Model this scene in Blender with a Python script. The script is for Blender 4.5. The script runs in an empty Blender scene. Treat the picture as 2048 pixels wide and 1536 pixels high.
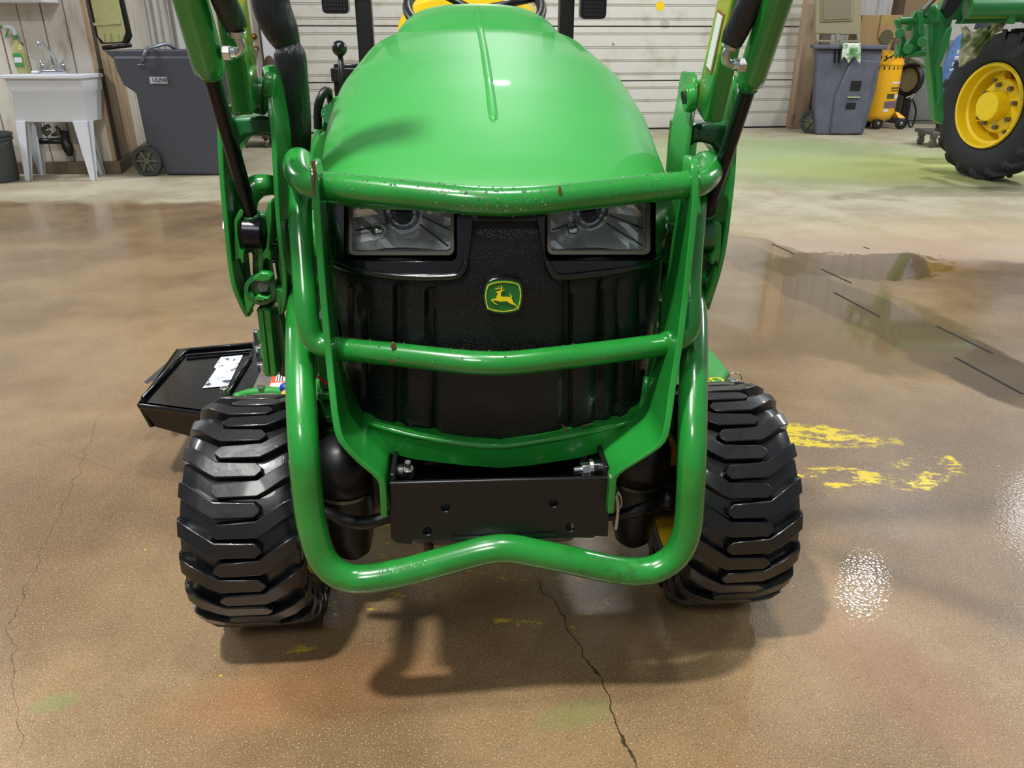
import bpy, bmesh, math, random
from mathutils import Vector, Matrix, noise
from mathutils.geometry import delaunay_2d_cdt
random.seed(7)
R = math.radians
SC = bpy.context.scene
COL = SC.collection
# ------------------------------------------------------------------ camera
FPX, CX, CY, CH, PITCH = 1538.0, 1024.0, 768.0, 1.095, R(24.2)
cam = bpy.data.cameras.new('camera'); camo = bpy.data.objects.new('camera', cam); COL.objects.link(camo)
cam.sensor_width = 36; cam.lens = FPX/2048*36; cam.clip_start = .02; cam.clip_end = 200
camo.location = (0, 0, CH); camo.rotation_euler = (R(90)-PITCH, 0, 0)
SC.camera = camo
# ------------------------------------------------------------------ light
SC.view_settings.view_transform = 'Standard'; SC.view_settings.look = 'None'
SC.view_settings.gamma = 1; SC.view_settings.use_curve_mapping = False
SC.view_settings.exposure = 0.0
W = bpy.data.worlds.new('world'); SC.world = W; W.use_nodes = True
W.node_tree.nodes['Background'].inputs[0].default_value = (.86, .93, 1, 1)
W.node_tree.nodes['Background'].inputs[1].default_value = .26
def area(name, loc, target, size, power, col=(1, .99, .96), shape='DISK', sy=None):
    l = bpy.data.lights.new(name, 'AREA'); l.shape = shape; l.size = size; l.energy = power; l.color = col
    if sy: l.size_y = sy
    o = bpy.data.objects.new(name, l); COL.objects.link(o); o.location = loc
    o.rotation_euler = (Vector(target)-Vector(loc)).to_track_quat('-Z', 'Y').to_euler()
    return o
area('ceiling_lamp', (-1.15, .25, 4.6), (-1.15, .3, 0), .26, 240)
area('ceiling_lamp', (.35, .95, 4.6), (.35, 1.0, 0), .40, 70)
lq = Vector((0, 0, 1.095)); lr = Vector(((1725-1024)/1538, math.cos(R(24.2))+(768-1170)/1538*math.sin(R(24.2)), -math.sin(R(24.2))+(768-1170)/1538*math.cos(R(24.2))))
lp0 = lq+lr*(-1.095/lr.z); lp1 = lp0+Vector((lr.x, lr.y, -lr.z))*(4.6/-lr.z)
area('ceiling_lamp', lp1, (lp1.x, lp1.y+.01, 0), .22, 90, (.96, .98, 1))
area('ceiling_lamp', (6.8, 5.2, 4.6), (6.2, 5.4, 0), 2.0, 190, (.95, .98, 1))
area('ceiling_lamp', (-6.9, 5.0, 4.6), (-6.2, 5.3, 0), 2.0, 270, (.95, .98, 1))
area('ceiling_lamp', (0, 7.2, 4.6), (0, 8.0, 0), .22, 165, (.95, .98, 1))
area('ceiling_lamp', (7.6, 8.2, 4.6), (7.4, 8.2, 0), 2.2, 150, (.95, .98, 1))
area('ceiling_lamp', (-1.0, -2.6, 4.6), (-.6, -1, 0), 1.4, 100)
# ------------------------------------------------------------------ projection helpers
cp, sp = math.cos(PITCH), math.sin(PITCH)
def ray(px, py):
    x = (px-CX)/FPX; y = (CY-py)/FPX
    return Vector((x, cp+y*sp, -sp+y*cp))
CAMP = Vector((0, 0, CH))
def Wd(px, py, d):                       # world point on the plane y = d
    r = ray(px, py); return CAMP + r*(d/r.y)
def Fl(px, py, z=0.0):                   # world point on a horizontal plane
    r = ray(px, py); return CAMP + r*((z-CH)/r.z)
TO = Vector((-.031, 1.349, 0)); TY = R(4.03)
TM = Matrix.Translation(TO) @ Matrix.Rotation(TY, 4, 'Z'); TI = TM.inverted()
lc = TI @ CAMP
def L(px, py, Y):                        # tractor-space point on the plane Y
    r = TI.to_3x3() @ ray(px, py); return lc + r*((Y-lc.y)/r.y)
def Lz(px, py, z):
    r = TI.to_3x3() @ ray(px, py); return lc + r*((z-lc.z)/r.z)
# ------------------------------------------------------------------ objects
def tag(o, label=None, cat=None, group=None, kind=None):
    if label: o['label'] = label
    if cat: o['category'] = cat
    if group: o['group'] = group
    if kind: o['kind'] = kind
    return o
ROFF = {}
def thing(name, loc, label, cat, group=None, rz=0):
    o = bpy.data.objects.new(name, None); COL.objects.link(o); o.location = loc; o.rotation_euler = (0, 0, rz)
    o.empty_display_size = .1
    ROFF[o] = Vector(loc) if rz == 0 else Vector((0, 0, 0))
    return tag(o, label, cat, group)
def mk(name, vf, mat, parent=None, smooth=False, bev=0, seg=2, auto=None):
    vs, fs = vf
    off = ROFF.get(parent, Vector((0, 0, 0))) if parent else Vector((0, 0, 0))
    me = bpy.data.meshes.new(name)
    me.from_pydata([tuple(Vector(v)-off) for v in vs], [], [tuple(f) for f in fs]); me.update()
    bm = bmesh.new(); bm.from_mesh(me); bmesh.ops.recalc_face_normals(bm, faces=bm.faces); bm.to_mesh(me); bm.free()
    o = bpy.data.objects.new(name, me); COL.objects.link(o)
    if mat: me.materials.append(mat)
    if parent: o.parent = parent; ROFF[o] = off
    if smooth:
        for p in me.polygons: p.use_smooth = True
        if auto:
            me.set_sharp_from_angle(angle=R(auto))
    if bev:
        m = o.modifiers.new('bevel', 'BEVEL'); m.width = bev; m.segments = seg; m.limit_method = 'ANGLE'; m.angle_limit = R(40)
        m.harden_normals = False
        for p in me.polygons: p.use_smooth = True
        me.set_sharp_from_angle(angle=R(35))
    return o
def join(*parts):
    V, F = [], []
    for vs, fs in parts:
        n = len(V); V += list(vs); F += [tuple(i+n for i in f) for f in fs]
    return V, F
def box(x0, x1, y0, y1, z0, z1):
    v = [Vector(p) for p in ((x0,y0,z0),(x1,y0,z0),(x1,y1,z0),(x0,y1,z0),(x0,y0,z1),(x1,y0,z1),(x1,y1,z1),(x0,y1,z1))]
    return v, [(0,3,2,1),(4,5,6,7),(0,1,5,4),(1,2,6,5),(2,3,7,6),(3,0,4,7)]
def hexa(b, t):                          # bottom quad, top quad
    return [Vector(p) for p in list(b)+list(t)], [(0,3,2,1),(4,5,6,7),(0,1,5,4),(1,2,6,5),(2,3,7,6),(3,0,4,7)]
def xf(vf, M):
    return [M @ Vector(v) for v in vf[0]], vf[1]
def smooth_path(pts, sub=4):
    P = [Vector(p) for p in pts]; out = []
    n = len(P)
    for i in range(n-1):
        p0 = P[max(i-1, 0)]; p1 = P[i]; p2 = P[i+1]; p3 = P[min(i+2, n-1)]
        for k in range(sub):
            t = k/sub
            out.append(.5*((2*p1)+(-p0+p2)*t+(2*p0-5*p1+4*p2-p3)*t*t+(-p0+3*p1-3*p2+p3)*t*t*t))
    out.append(P[-1]); return out
def tube(pts, r, n=12, sub=0, cap=True, flat=1.0):
    rr = r if isinstance(r, (list, tuple)) else [r]*len(pts)
    if sub:
        k = smooth_path([(a, 0, 0) for a in rr], sub); pts = smooth_path(pts, sub); rr = [a.x for a in k]
    P = [Vector(p) for p in pts]; V = []; F = []
    t0 = (P[1]-P[0]).normalized()
    up = Vector((0, 0, 1)) if abs(t0.z) < .9 else Vector((0, 1, 0))
    nrm = t0.cross(up).normalized()
    for i, p in enumerate(P):
        t = (P[min(i+1, len(P)-1)]-P[max(i-1, 0)]).normalized()
        nrm = (nrm - t*nrm.dot(t)).normalized(); b = t.cross(nrm)
        for k in range(n):
            a = 2*math.pi*k/n
            V.append(p + (nrm*math.cos(a)+b*math.sin(a)*flat)*rr[i])
    for i in range(len(P)-1):
        for k in range(n):
            F.append((i*n+k, i*n+(k+1) % n, (i+1)*n+(k+1) % n, (i+1)*n+k))
    if cap:
        F.append(tuple(range(n-1, -1, -1))); F.append(tuple((len(P)-1)*n+k for k in range(n)))
    return V, F
def cyl(a, b, r, n=20, r2=None):
    return tube([a, b], [r, r if r2 is None else r2], n)
def lathe(prof, origin, axis, n=32, closed=False):
    ax = Vector(axis).normalized(); u = ax.orthogonal().normalized(); w = ax.cross(u); o = Vector(origin)
    V = []; F = []
    for (r, h) in prof:
        for k in range(n):
            a = 2*math.pi*k/n; V.append(o + ax*h + (u*math.cos(a)+w*math.sin(a))*max(r, 1e-5))
    m = len(prof)
    for i in range(m-1 if not closed else m):
        j = (i+1) % m
        for k in range(n):
            F.append((i*n+k, i*n+(k+1) % n, j*n+(k+1) % n, j*n+k))
    return V, F
def sphere(c, r, n=16, m=10, sz=1.0):
    prof = [(r*math.sin(math.pi*i/m), -r*sz*math.cos(math.pi*i/m)) for i in range(m+1)]
    return lathe(prof, c, (0, 0, 1), n)
def rrect(x0, x1, y0, y1, r, n=5):
    out = []
    for (cx, cy, a0) in ((x1-r, y1-r, 0), (x0+r, y1-r, 90), (x0+r, y0+r, 180), (x1-r, y0+r, 270)):
        for k in range(n+1):
            a = R(a0+90*k/n); out.append((cx+r*math.cos(a), cy+r*math.sin(a)))
    return out
def circle(cx, cy, rx, ry=None, n=20, a0=0):
    ry = ry or rx
    return [(cx+rx*math.cos(R(a0)+2*math.pi*k/n), cy+ry*math.sin(R(a0)+2*math.pi*k/n)) for k in range(n)]
def panel(outline, fmap, bmap, step=None, holes=()):
    """outline (2-D) -> solid: fmap gives the front point, bmap the back point"""
    rings = [list(outline)]+[list(h) for h in holes]
    if step:
        r2 = []
        for rg in rings:
            o = []
            for i, p in enumerate(rg):
                q = rg[(i+1) % len(rg)]; d = math.hypot(q[0]-p[0], q[1]-p[1]); m = max(1, int(d/step))
                for k in range(m): o.append((p[0]+(q[0]-p[0])*k/m, p[1]+(q[1]-p[1])*k/m))
            r2.append(o)
        rings = r2
    vs = []; es = []
    for rg in rings:
        n = len(vs); vs += [Vector(p) for p in rg]; es += [(n+i, n+(i+1) % len(rg)) for i in range(len(rg))]
    def inside(p, rg):
        c = False; x, y = p
        for i in range(len(rg)):
            x1, y1 = rg[i]; x2, y2 = rg[i-1]
            if (y1 > y) != (y2 > y) and x < (x2-x1)*(y-y1)/(y2-y1)+x1: c = not c
        return c
    if step:
        xs = [p[0] for p in rings[0]]; ys = [p[1] for p in rings[0]]
        gx = min(xs)+step*.5
        while gx < max(xs):
            gy = min(ys)+step*.5
            while gy < max(ys):
                if inside((gx, gy), rings[0]) and not any(inside((gx, gy), h) for h in rings[1:]):
                    vs.append(Vector((gx, gy)))
                gy += step
            gx += step
    V2, E2, F2, ov, oe, of = delaunay_2d_cdt(vs, es, [], 0, 1e-6, True)
    F = []
    for f in F2:
        c = (sum(V2[i].x for i in f)/len(f), sum(V2[i].y for i in f)/len(f))
        if inside(c, rings[0]) and not any(inside(c, h) for h in rings[1:]): F.append(tuple(f))
    n = len(V2)
    V = [fmap(v.x, v.y) for v in V2]+[bmap(v.x, v.y) for v in V2]
    cnt = {}
    for f in F:
        for i in range(len(f)):
            e = (f[i], f[(i+1) % len(f)]); cnt[e] = 1
    FF = list(F)+[tuple(i+n for i in reversed(f)) for f in F]
    for (a, b) in cnt:
        if (b, a) not in cnt: FF.append((b, a, a+n, b+n))
    return V, FF
def lp(outline, Y, th, step=None, holes=()):      # tractor-space plate facing the front
    f = (lambda x, y: L(x, y, Y)); 
    return panel(outline, f, lambda x, y: L(x, y, Y)+Vector((0, th, 0)), step, holes)
def wp(outline, d, th, step=None, holes=()):      # world plate facing the camera side
    return panel(outline, lambda x, y: Wd(x, y, d), lambda x, y: Wd(x, y, d)+Vector((0, th, 0)), step, holes)
def text_mesh(body, size, ext, M):
    c = bpy.data.curves.new('t', 'FONT'); c.body = body; c.size = size; c.extrude = ext; c.align_x = 'CENTER'; c.align_y = 'CENTER'
    c.resolution_u = 2
    o = bpy.data.objects.new('t', c); COL.objects.link(o)
    dg = bpy.context.evaluated_depsgraph_get(); me = bpy.data.meshes.new_from_object(o.evaluated_get(dg))
    v = [M @ x.co for x in me.vertices]; f = [tuple(p.vertices) for p in me.polygons]
    bpy.data.objects.remove(o); bpy.data.meshes.remove(me); bpy.data.curves.remove(c)
    return v, f
# ------------------------------------------------------------------ materials
def lin(c): return tuple(((x/255)/12.92 if x/255 <= .04045 else ((x/255+.055)/1.055)**2.4) for x in c)+(1,)
class NT:
    def __init__(s, name):
        s.m = bpy.data.materials.new(name); s.m.use_nodes = True; s.t = s.m.node_tree; s.n = s.t.nodes
        s.b = s.n['Principled BSDF']; s.tc = s.n.new('ShaderNodeTexCoord'); s.P = s.tc.outputs['Object']
    def lk(s, a, b): s.t.links.new(a, b)
    def put(s, sock, v):
        if isinstance(v, bpy.types.NodeSocket): s.lk(v, sock)
        elif v is not None: sock.default_value = v
    def noise(s, scale, detail=3, rough=.5, vec=None, dist=0):
        n = s.n.new('ShaderNodeTexNoise'); n.inputs['Scale'].default_value = scale; n.inputs['Detail'].default_value = detail
        n.inputs['Roughness'].default_value = rough; n.inputs['Distortion'].default_value = dist
        s.lk(vec or s.P, n.inputs['Vector']); return n.outputs['Fac']
    def vor(s, scale, vec=None, out='Distance', feature='F1'):
        n = s.n.new('ShaderNodeTexVoronoi'); n.feature = feature; n.inputs['Scale'].default_value = scale
        s.lk(vec or s.P, n.inputs['Vector']); return n.outputs[out]
    def mapping(s, scale=(1,1,1), loc=(0,0,0), rot=(0,0,0), vec=None):
        n = s.n.new('ShaderNodeMapping'); n.inputs['Scale'].default_value = scale; n.inputs['Location'].default_value = loc
        n.inputs['Rotation'].default_value = rot; s.lk(vec or s.P, n.inputs['Vector']); return n.outputs[0]
    def math(s, op, a, b=0, c=0, clamp=False):
        n = s.n.new('ShaderNodeMath'); n.operation = op; n.use_clamp = clamp
        s.put(n.inputs[0], a); s.put(n.inputs[1], b)
        if op in ('MULTIPLY_ADD', 'COMPARE', 'SMOOTH_MIN'): s.put(n.inputs[2], c)
        return n.outputs[0]
    def ramp(s, f, lo, hi, a=0.0, b=1.0):
        n = s.n.new('ShaderNodeMapRange'); n.clamp = True; n.interpolation_type = 'SMOOTHSTEP'
        s.put(n.inputs['Value'], f); n.inputs['From Min'].default_value = lo; n.inputs['From Max'].default_value = hi
        n.inputs['To Min'].default_value = a; n.inputs['To Max'].default_value = b; return n.outputs[0]
    def mix(s, f, a, b, blend='MIX'):
        n = s.n.new('ShaderNodeMix'); n.data_type = 'RGBA'; n.blend_type = blend
        s.put(n.inputs[0], f); s.put(n.inputs[6], a); s.put(n.inputs[7], b); return n.outputs[2]
    def bump(s, h, strength=.2, dist=.01, nrm=None):
        n = s.n.new('ShaderNodeBump'); n.inputs['Strength'].default_value = strength; n.inputs['Distance'].default_value = dist
        s.lk(h, n.inputs['Height'])
        if nrm: s.lk(nrm, n.inputs['Normal'])
        s.lk(n.outputs[0], s.b.inputs['Normal']); return n.outputs[0]
    def sep(s):
        n = s.n.new('ShaderNodeSeparateXYZ'); s.lk(s.P, n.inputs[0]); return n.outputs
    def set(s, **k):
        for a, v in k.items(): s.put(s.b.inputs[a.replace('_', ' ')], v)
        return s
def simple(name, rgb, rough=.5, metal=0, coat=0, var=.12, nscale=30, bump=0, bscale=200, bd=.002):
    t = NT(name); c = lin(rgb)
    n = t.noise(nscale, 3)
    d = tuple(x*(1-var) for x in c[:3])+(1,); l = tuple(min(1, x*(1+var)) for x in c[:3])+(1,)
    t.set(Base_Color=t.mix(n, d, l), Roughness=rough, Metallic=metal, Coat_Weight=coat, Coat_Roughness=.05)
    if bump: t.bump(t.noise(bscale, 2), bump, bd)
    return t.m
M = {}
def wetgreen(name, rgb, yellow=0, drops=0.5, rough=.25, var=1.0):
    t = NT(name); c = lin(rgb); n = t.noise(9, 4)
    base = t.mix(t.ramp(n, .3, .7), tuple(x*(1-.15*var) for x in c[:3])+(1,), tuple(min(1, x*(1+.1*var)) for x in c[:3])+(1,))
    if yellow:
        z = t.sep()[2]
        nx = t.n.new('ShaderNodeSeparateXYZ'); gm = t.n.new('ShaderNodeNewGeometry'); t.lk(gm.outputs['True Normal'], nx.inputs[0]); side = t.ramp(t.math('ABSOLUTE', nx.outputs[0]), .5, .8)
        k = t.math('MULTIPLY', t.math('MULTIPLY', side, t.ramp(t.math('ADD', z, t.math('MULTIPLY', t.noise(22, 5, .7), .30)), 1.17, 1.27)), yellow)
        base = t.mix(k, base, lin((172, 170, 34)))
    zz_ = t.sep()[2]
    gr = t.math('MULTIPLY', t.ramp(zz_, .25, .36, 1, 0), t.ramp(t.noise(34, 5, .75), .48, .62))
    base = t.mix(t.math('MULTIPLY', gr, .6 if name == 'green_paint' else 0), base, lin((44, 40, 26)))
    t.set(Base_Color=base, Roughness=rough, Coat_Weight=.55 if name != 'hood_green_paint' else .3, Coat_Roughness=.04)
    if drops:
        v = t.ramp(t.vor(150), .0, .42, 1, 0); k = t.math('MULTIPLY', v, t.ramp(t.noise(14), .52, .6))
        t.bump(k, drops, .003)
    return t.m
M['green'] = wetgreen('green_paint', (30, 124, 44), 0, .12)
M['hood'] = wetgreen('hood_green_paint', (42, 140, 54), 0, 0, .5, .1)
M['arm'] = wetgreen('loader_green_paint', (28, 118, 42), .8, .2)
M['dgreen'] = wetgreen('dark_green_casting', (18, 92, 42), 0, .9, .35)
M['fgreen'] = simple('far_green_paint', (28, 116, 52), .4, coat=.25)
M['rubber'] = simple('wet_black_rubber', (5, 6, 9), .36, coat=.5, bump=.5, bscale=45, bd=.0012)
M['farrubber'] = simple('dry_black_rubber', (34, 36, 42), .75, bump=.3, bscale=60, bd=.004)
M['blackp'] = simple('gloss_black_plastic', (6, 7, 10), .2, coat=.4)
M['blackm'] = simple('black_painted_metal', (7, 8, 10), .4, bump=.15, bscale=300, bd=.001)
M['bolt'] = simple('zinc_bolt', (190, 190, 188), .28, 1)
M['chrome'] = simple('chrome', (225, 228, 232), .07, 1)
M['reflector'] = simple('lamp_reflector', (222, 222, 228), .32, .6)
M['rod'] = simple('dark_cylinder_rod', (34, 33, 37), .25, .75)
M['steel'] = simple('dull_steel', (120, 118, 112), .4, .9)
M['yellow'] = simple('yellow_paint', (236, 200, 22), .35, coat=.4)
M['white'] = simple('white_plastic', (206, 208, 214), .45, var=.04)
M['label'] = simple('white_label', (215, 218, 220), .4, var=.03)
M['red'] = simple('red_plastic', (175, 30, 35), .4)
M['orange'] = simple('orange_label', (225, 90, 40), .4)
M['blue'] = simple('blue_plastic', (30, 50, 150), .4)
def grille_mat():
    t = NT('grille_mesh_plastic')
    mp = t.mapping((1, .3, 1), rot=(0, R(45), 0))
    v = t.vor(400, mp); h = t.ramp(v, .15, .5, 1, 0)
    t.set(Base_Color=t.mix(h, lin((5, 6, 8)), lin((14, 16, 22))), Roughness=.38, Specular_IOR_Level=.4)
    t.bump(h, .7, .0007); return t.m
M['grille'] = grille_mat()
def sleeve_mat():
    t = NT('woven_hose_sleeve'); mp = t.mapping((160, 160, 6)); n = t.noise(1.0, 3, .6, mp)
    t.set(Base_Color=t.mix(n, lin((5, 6, 8)), lin((26, 28, 34))), Roughness=.38); t.bump(n, .9, .004); return t.m
M['sleeve'] = sleeve_mat()
def glass_mat(name='clear_lens'):
    t = NT(name); t.set(Base_Color=(.96, .98, .97, 1), Roughness=.02, Transmission_Weight=1.0, IOR=1.25); return t.m
M['glass'] = glass_mat()
# ------------------------------------------------------------------ floor
def floor_mat():
    t = NT('stained_wet_concrete'); X, Yc, Z = t.sep()
    big = t.noise(.9, 4, .6); mid = t.noise(3.5, 5, .6); fine = t.noise(45, 4, .65); grain = t.noise(330, 2, .6)
    wet = t.mix(t.ramp(big, .36, .66), lin((108, 85, 58)), lin((152, 127, 92)))
    wet = t.mix(t.math('MULTIPLY', t.ramp(mid, .5, .75), .55), wet, lin((130, 94, 62)))
    wet = t.mix(t.math('MULTIPLY', t.ramp(t.noise(1.7, 3), .55, .75), .5), wet, lin((104, 86, 66)))
    wet = t.mix(t.math('MULTIPLY', t.ramp(fine, .45, .8), .25), wet, lin((88, 70, 52)))
    wet = t.mix(t.math('MULTIPLY', t.ramp(grain, .57, .70), .7), wet, lin((206, 184, 148)))
    wet = t.mix(t.math('MULTIPLY', t.ramp(t.noise(260, 2, .6, t.mapping(loc=(5, 5, 0))), .56, .68), .55), wet, lin((70, 52, 36)))
    dry = t.mix(t.ramp(t.noise(1.3, 5, .65), .35, .65), lin((148, 139, 114)), lin((176, 169, 145)))
    dry = t.mix(t.math('MULTIPLY', t.ramp(t.noise(5, 5, .7), .52, .7), .45), dry, lin((150, 128, 96)))
    dry = t.mix(t.math('MULTIPLY', t.ramp(t.noise(16, 6, .75, t.mapping((.8, 2, 1))), .5, .68), .4), dry, lin((136, 118, 90)))
    # distance to which the floor is still wet: y ~ 6.1 on the left, ~4.3 on the right
    lim = t.ramp(X, -.5, 1.2, 5.75, 4.15)
    e = t.math('SUBTRACT', t.math('ADD', Yc, t.math('MULTIPLY', t.math('SUBTRACT', t.noise(1.1, 5, .6), .5), 1.1)), lim)
    dr = t.ramp(e, -.12, .12)
    tan = t.math('MULTIPLY', t.math('MULTIPLY', t.ramp(e, -.05, .1), t.ramp(e, .4, 1.3, 1, 0)), t.ramp(X, .2, 2.6, 0, .5))
    col = t.mix(dr, wet, dry); col = t.mix(tan, col, lin((180, 148, 112)))
    def blob(cx, cy, rx, ry, soft=.4, rot=0, nz=.5, ns=3.0):
        dx = t.math('SUBTRACT', X, cx); dy = t.math('SUBTRACT', Yc, cy)
        ca, sa = math.cos(rot), math.sin(rot)
        u = t.math('DIVIDE', t.math('ADD', t.math('MULTIPLY', dx, ca), t.math('MULTIPLY', dy, sa)), rx)
        v = t.math('DIVIDE', t.math('SUBTRACT', t.math('MULTIPLY', dy, ca), t.math('MULTIPLY', dx, sa)), ry)
        r = t.math('ADD', t.math('MULTIPLY', u, u), t.math('MULTIPLY', v, v))
        r = t.math('ADD', r, t.math('MULTIPLY', t.math('SUBTRACT', t.noise(ns, 5, .65), .5), nz*2))
        return t.ramp(r, 1-soft, 1+soft, 1, 0)
    def P(px, py): q = Fl(px, py); return q.x, q.y
    # green and yellow overspray by the far tractor
    a = P(1640, 320); col = t.mix(t.math('MULTIPLY', blob(a[0], a[1], 1.9, 1.6, .8), .5), col, lin((132, 156, 96)))
    a = P(1830, 335); col = t.mix(t.math('MULTIPLY', blob(a[0], a[1], 1.5, .8, .8), .5), col, lin((168, 172, 72)))
    a = P(1500, 300); col = t.mix(t.math('MULTIPLY', blob(a[0], a[1], 1.2, 1.5, .8), .45), col, lin((140, 160, 112)))
    a = P(1700, 505); col = t.mix(t.math('MULTIPLY', blob(a[0], a[1], 1.2, .35, .6), .45), col, lin((168, 140, 126)))
    # reddish stain near the lower right, greenish tint lower middle
    a = P(1790, 1350); col = t.mix(t.math('MULTIPLY', blob(a[0], a[1], .09, .22, .9, .5), .2), col, lin((140, 72, 60)))
    a = P(1150, 1430); col = t.mix(t.math('MULTIPLY', blob(a[0], a[1], .07, .03, .8, .3), .4), col, lin((110, 122, 70)))
    a = P(110, 1405); col = t.mix(t.math('MULTIPLY', blob(a[0], a[1], .04, .02, .8, .3), .4), col, lin((110, 132, 80)))
    a = P(620, 1380); col = t.mix(t.math('MULTIPLY', blob(a[0], a[1], .25, .08, .9, .2), .22), col, lin((160, 100, 56)))
    # yellow paint scuffs
    def paint(px, py, rx, ry, rot, thr, k=1.0):
        nonlocal col
        a = P(px, py); b = blob(a[0], a[1], rx, ry, .3, rot, 2.6, 5.5)
        st = t.ramp(t.noise(9, 8, .78, t.mapping((1, 2.2, 1), rot=(0, 0, rot))), thr-.02, thr+.02)
        col = t.mix(t.math('MULTIPLY', t.math('MULTIPLY', b, st), k), col, lin((208, 184, 26)))
    paint(1620, 872, .20, .07, -.18, .475); paint(1840, 950, .13, .07, .6, .53); paint(1680, 955, .14, .06, -.1, .54)
    paint(900, 1165, .5, .14, .4, .61, .7); paint(1150, 1170, .3, .12, .4, .60, .7); paint(700, 1080, .25, .1, 0, .61, .7); paint(1180, 1090, .2, .12, 0, .58, .6)
    # tiny yellow and dark specks
    sv = t.vor(13, out='Distance'); col = t.mix(t.math('MULTIPLY', t.ramp(sv, .03, .05, 1, 0), t.ramp(t.noise(2.2), .5, .6)), col, lin((205, 180, 50)))
    sv = t.vor(17, vec=t.mapping(loc=(3.3, 1.7, 0)), out='Distance'); col = t.mix(t.math('MULTIPLY', t.ramp(sv, .03, .045, 1, 0), .5), col, lin((60, 46, 34)))
    # oil stains in the dry zone
    col = t.mix(t.math('MULTIPLY', t.math('MULTIPLY', t.ramp(t.noise(9, 5, .7, t.mapping((1, 2.5, 1))), .63, .7), dr), .6), col, lin((96, 84, 64)))
    fl = t.ramp(t.noise(26, 4, .6, t.mapping((.7, 3, 1))), .68, .73)
    col = t.mix(t.math('MULTIPLY', t.math('MULTIPLY', fl, dr), .7), col, lin((84, 74, 56)))
    # cracks
    def crack(pts, w, k):
        nonlocal col
        W_ = t.n.new('ShaderNodeTexNoise'); W_.inputs['Scale'].default_value = 16; W_.inputs['Detail'].default_value = 5; t.lk(t.P, W_.inputs['Vector'])
        off = t.math('MULTIPLY', t.math('SUBTRACT', W_.outputs['Fac'], .5), .05)
        for (p, q) in zip(pts[:-1], pts[1:]):
            A = P(*p); B = P(*q); dx, dy = B[0]-A[0], B[1]-A[1]; ln = math.hypot(dx, dy); dx /= ln; dy /= ln
            ux = t.math('SUBTRACT', X, A[0]); uy = t.math('SUBTRACT', Yc, A[1])
            s_ = t.math('ADD', t.math('MULTIPLY', ux, dx), t.math('MULTIPLY', uy, dy))
            d_ = t.math('ABSOLUTE', t.math('ADD', t.math('SUBTRACT', t.math('MULTIPLY', uy, dx), t.math('MULTIPLY', ux, dy)), off))
            ins = t.math('MULTIPLY', t.ramp(s_, -.01, .01), t.ramp(s_, ln-.01, ln+.01, 1, 0))
            m = t.math('MULTIPLY', t.math('MULTIPLY', t.ramp(d_, w*.5, w, 1, 0), ins), k)
            col = t.mix(m, col, lin((38, 28, 20)))
    crack([(1075, 1160), (1130, 1240), (1200, 1360), (1265, 1536)], .0022, .85)
    crack([(200, 830), (150, 960), (70, 1130), (20, 1250), (40, 1500)], .0016, .5)
    crack([(60, 880), (250, 950), (350, 880)], .0015, .35)
    # puddle along the drain
    def band(p, q, w0, w1, nz, ns=2.5):
        A = P(*p); B = P(*q); dx, dy = B[0]-A[0], B[1]-A[1]; ln = math.hypot(dx, dy); dx /= ln; dy /= ln
        ux = t.math('SUBTRACT', X, A[0]); uy = t.math('SUBTRACT', Yc, A[1])
        s_ = t.math('ADD', t.math('MULTIPLY', ux, dx), t.math('MULTIPLY', uy, dy))
        d_ = t.math('ABSOLUTE', t.math('SUBTRACT', t.math('MULTIPLY', uy, dx), t.math('MULTIPLY', ux, dy)))
        d_ = t.math('ADD', d_, t.math('MULTIPLY', t.math('SUBTRACT', t.noise(ns, 4), .5), nz))
        return t.math('MULTIPLY', t.ramp(d_, w0, w1, 1, 0), t.math('MULTIPLY', t.ramp(s_, -.2, .1), t.ramp(s_, ln-.1, ln+.2, 1, 0)))
    pud = band((1470, 500), (2100, 800), .16, .20, .22)
    a = P(1560, 560); pud2 = blob(a[0]-.1, a[1], .55, 1.25, .12, .25, .7, 1.8)
    a = P(1720, 530); pud3 = blob(a[0], a[1], .5, .26, .12, 0, 2.6, 2.2)
    pw = t.math('MAXIMUM', t.math('MAXIMUM', pud, pud2), pud3)
    col = t.mix(t.math('MULTIPLY', pud, .75), col, lin((74, 64, 50)))
    col = t.mix(t.math('MULTIPLY', pud2, .55), col, lin((122, 104, 80)))
    col = t.mix(t.math('MULTIPLY', pud3, .7), col, lin((88, 70, 46)))
    # sheen: patchy film of water near the tractor, dull where dry
    film = t.ramp(t.noise(2.1, 4, .6), .35, .65, .2, .4)
    ro = t.n.new('ShaderNodeMix'); t.put(ro.inputs[0], dr); t.put(ro.inputs[2], film); ro.inputs[3].default_value = .6
    ro2 = t.n.new('ShaderNodeMix'); t.put(ro2.inputs[0], pw); t.put(ro2.inputs[2], ro.outputs[0]); ro2.inputs[3].default_value = .03
    hb = t.math('MULTIPLY', t.math('ADD', t.math('MULTIPLY', grain, .6), t.math('MULTIPLY', fine, .8)), t.math('SUBTRACT', 1, t.math('MULTIPLY', pw, .97)))
    t.set(Base_Color=col, Roughness=ro2.outputs[0], Specular_IOR_Level=t.math('ADD', .42, t.math('MULTIPLY', pw, .45)), Coat_Weight=t.math('MULTIPLY', t.math('SUBTRACT', 1, dr), .30), Coat_Roughness=.04)
    bc_ = t.n.new('ShaderNodeBump'); bc_.inputs['Strength'].default_value = .3; bc_.inputs['Distance'].default_value = .0005; t.lk(t.vor(130), bc_.inputs['Height']); t.lk(bc_.outputs[0], t.b.inputs['Coat Normal'])
    bn = t.bump(hb, .3, .003)
    return t.m
fv = box(-9, 12, -4, 14, -.1, 0)
floor = mk('floor', fv, floor_mat()); tag(floor, 'brown stained concrete floor, wet near the tractor and dry and pale further back', kind='structure')
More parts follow.
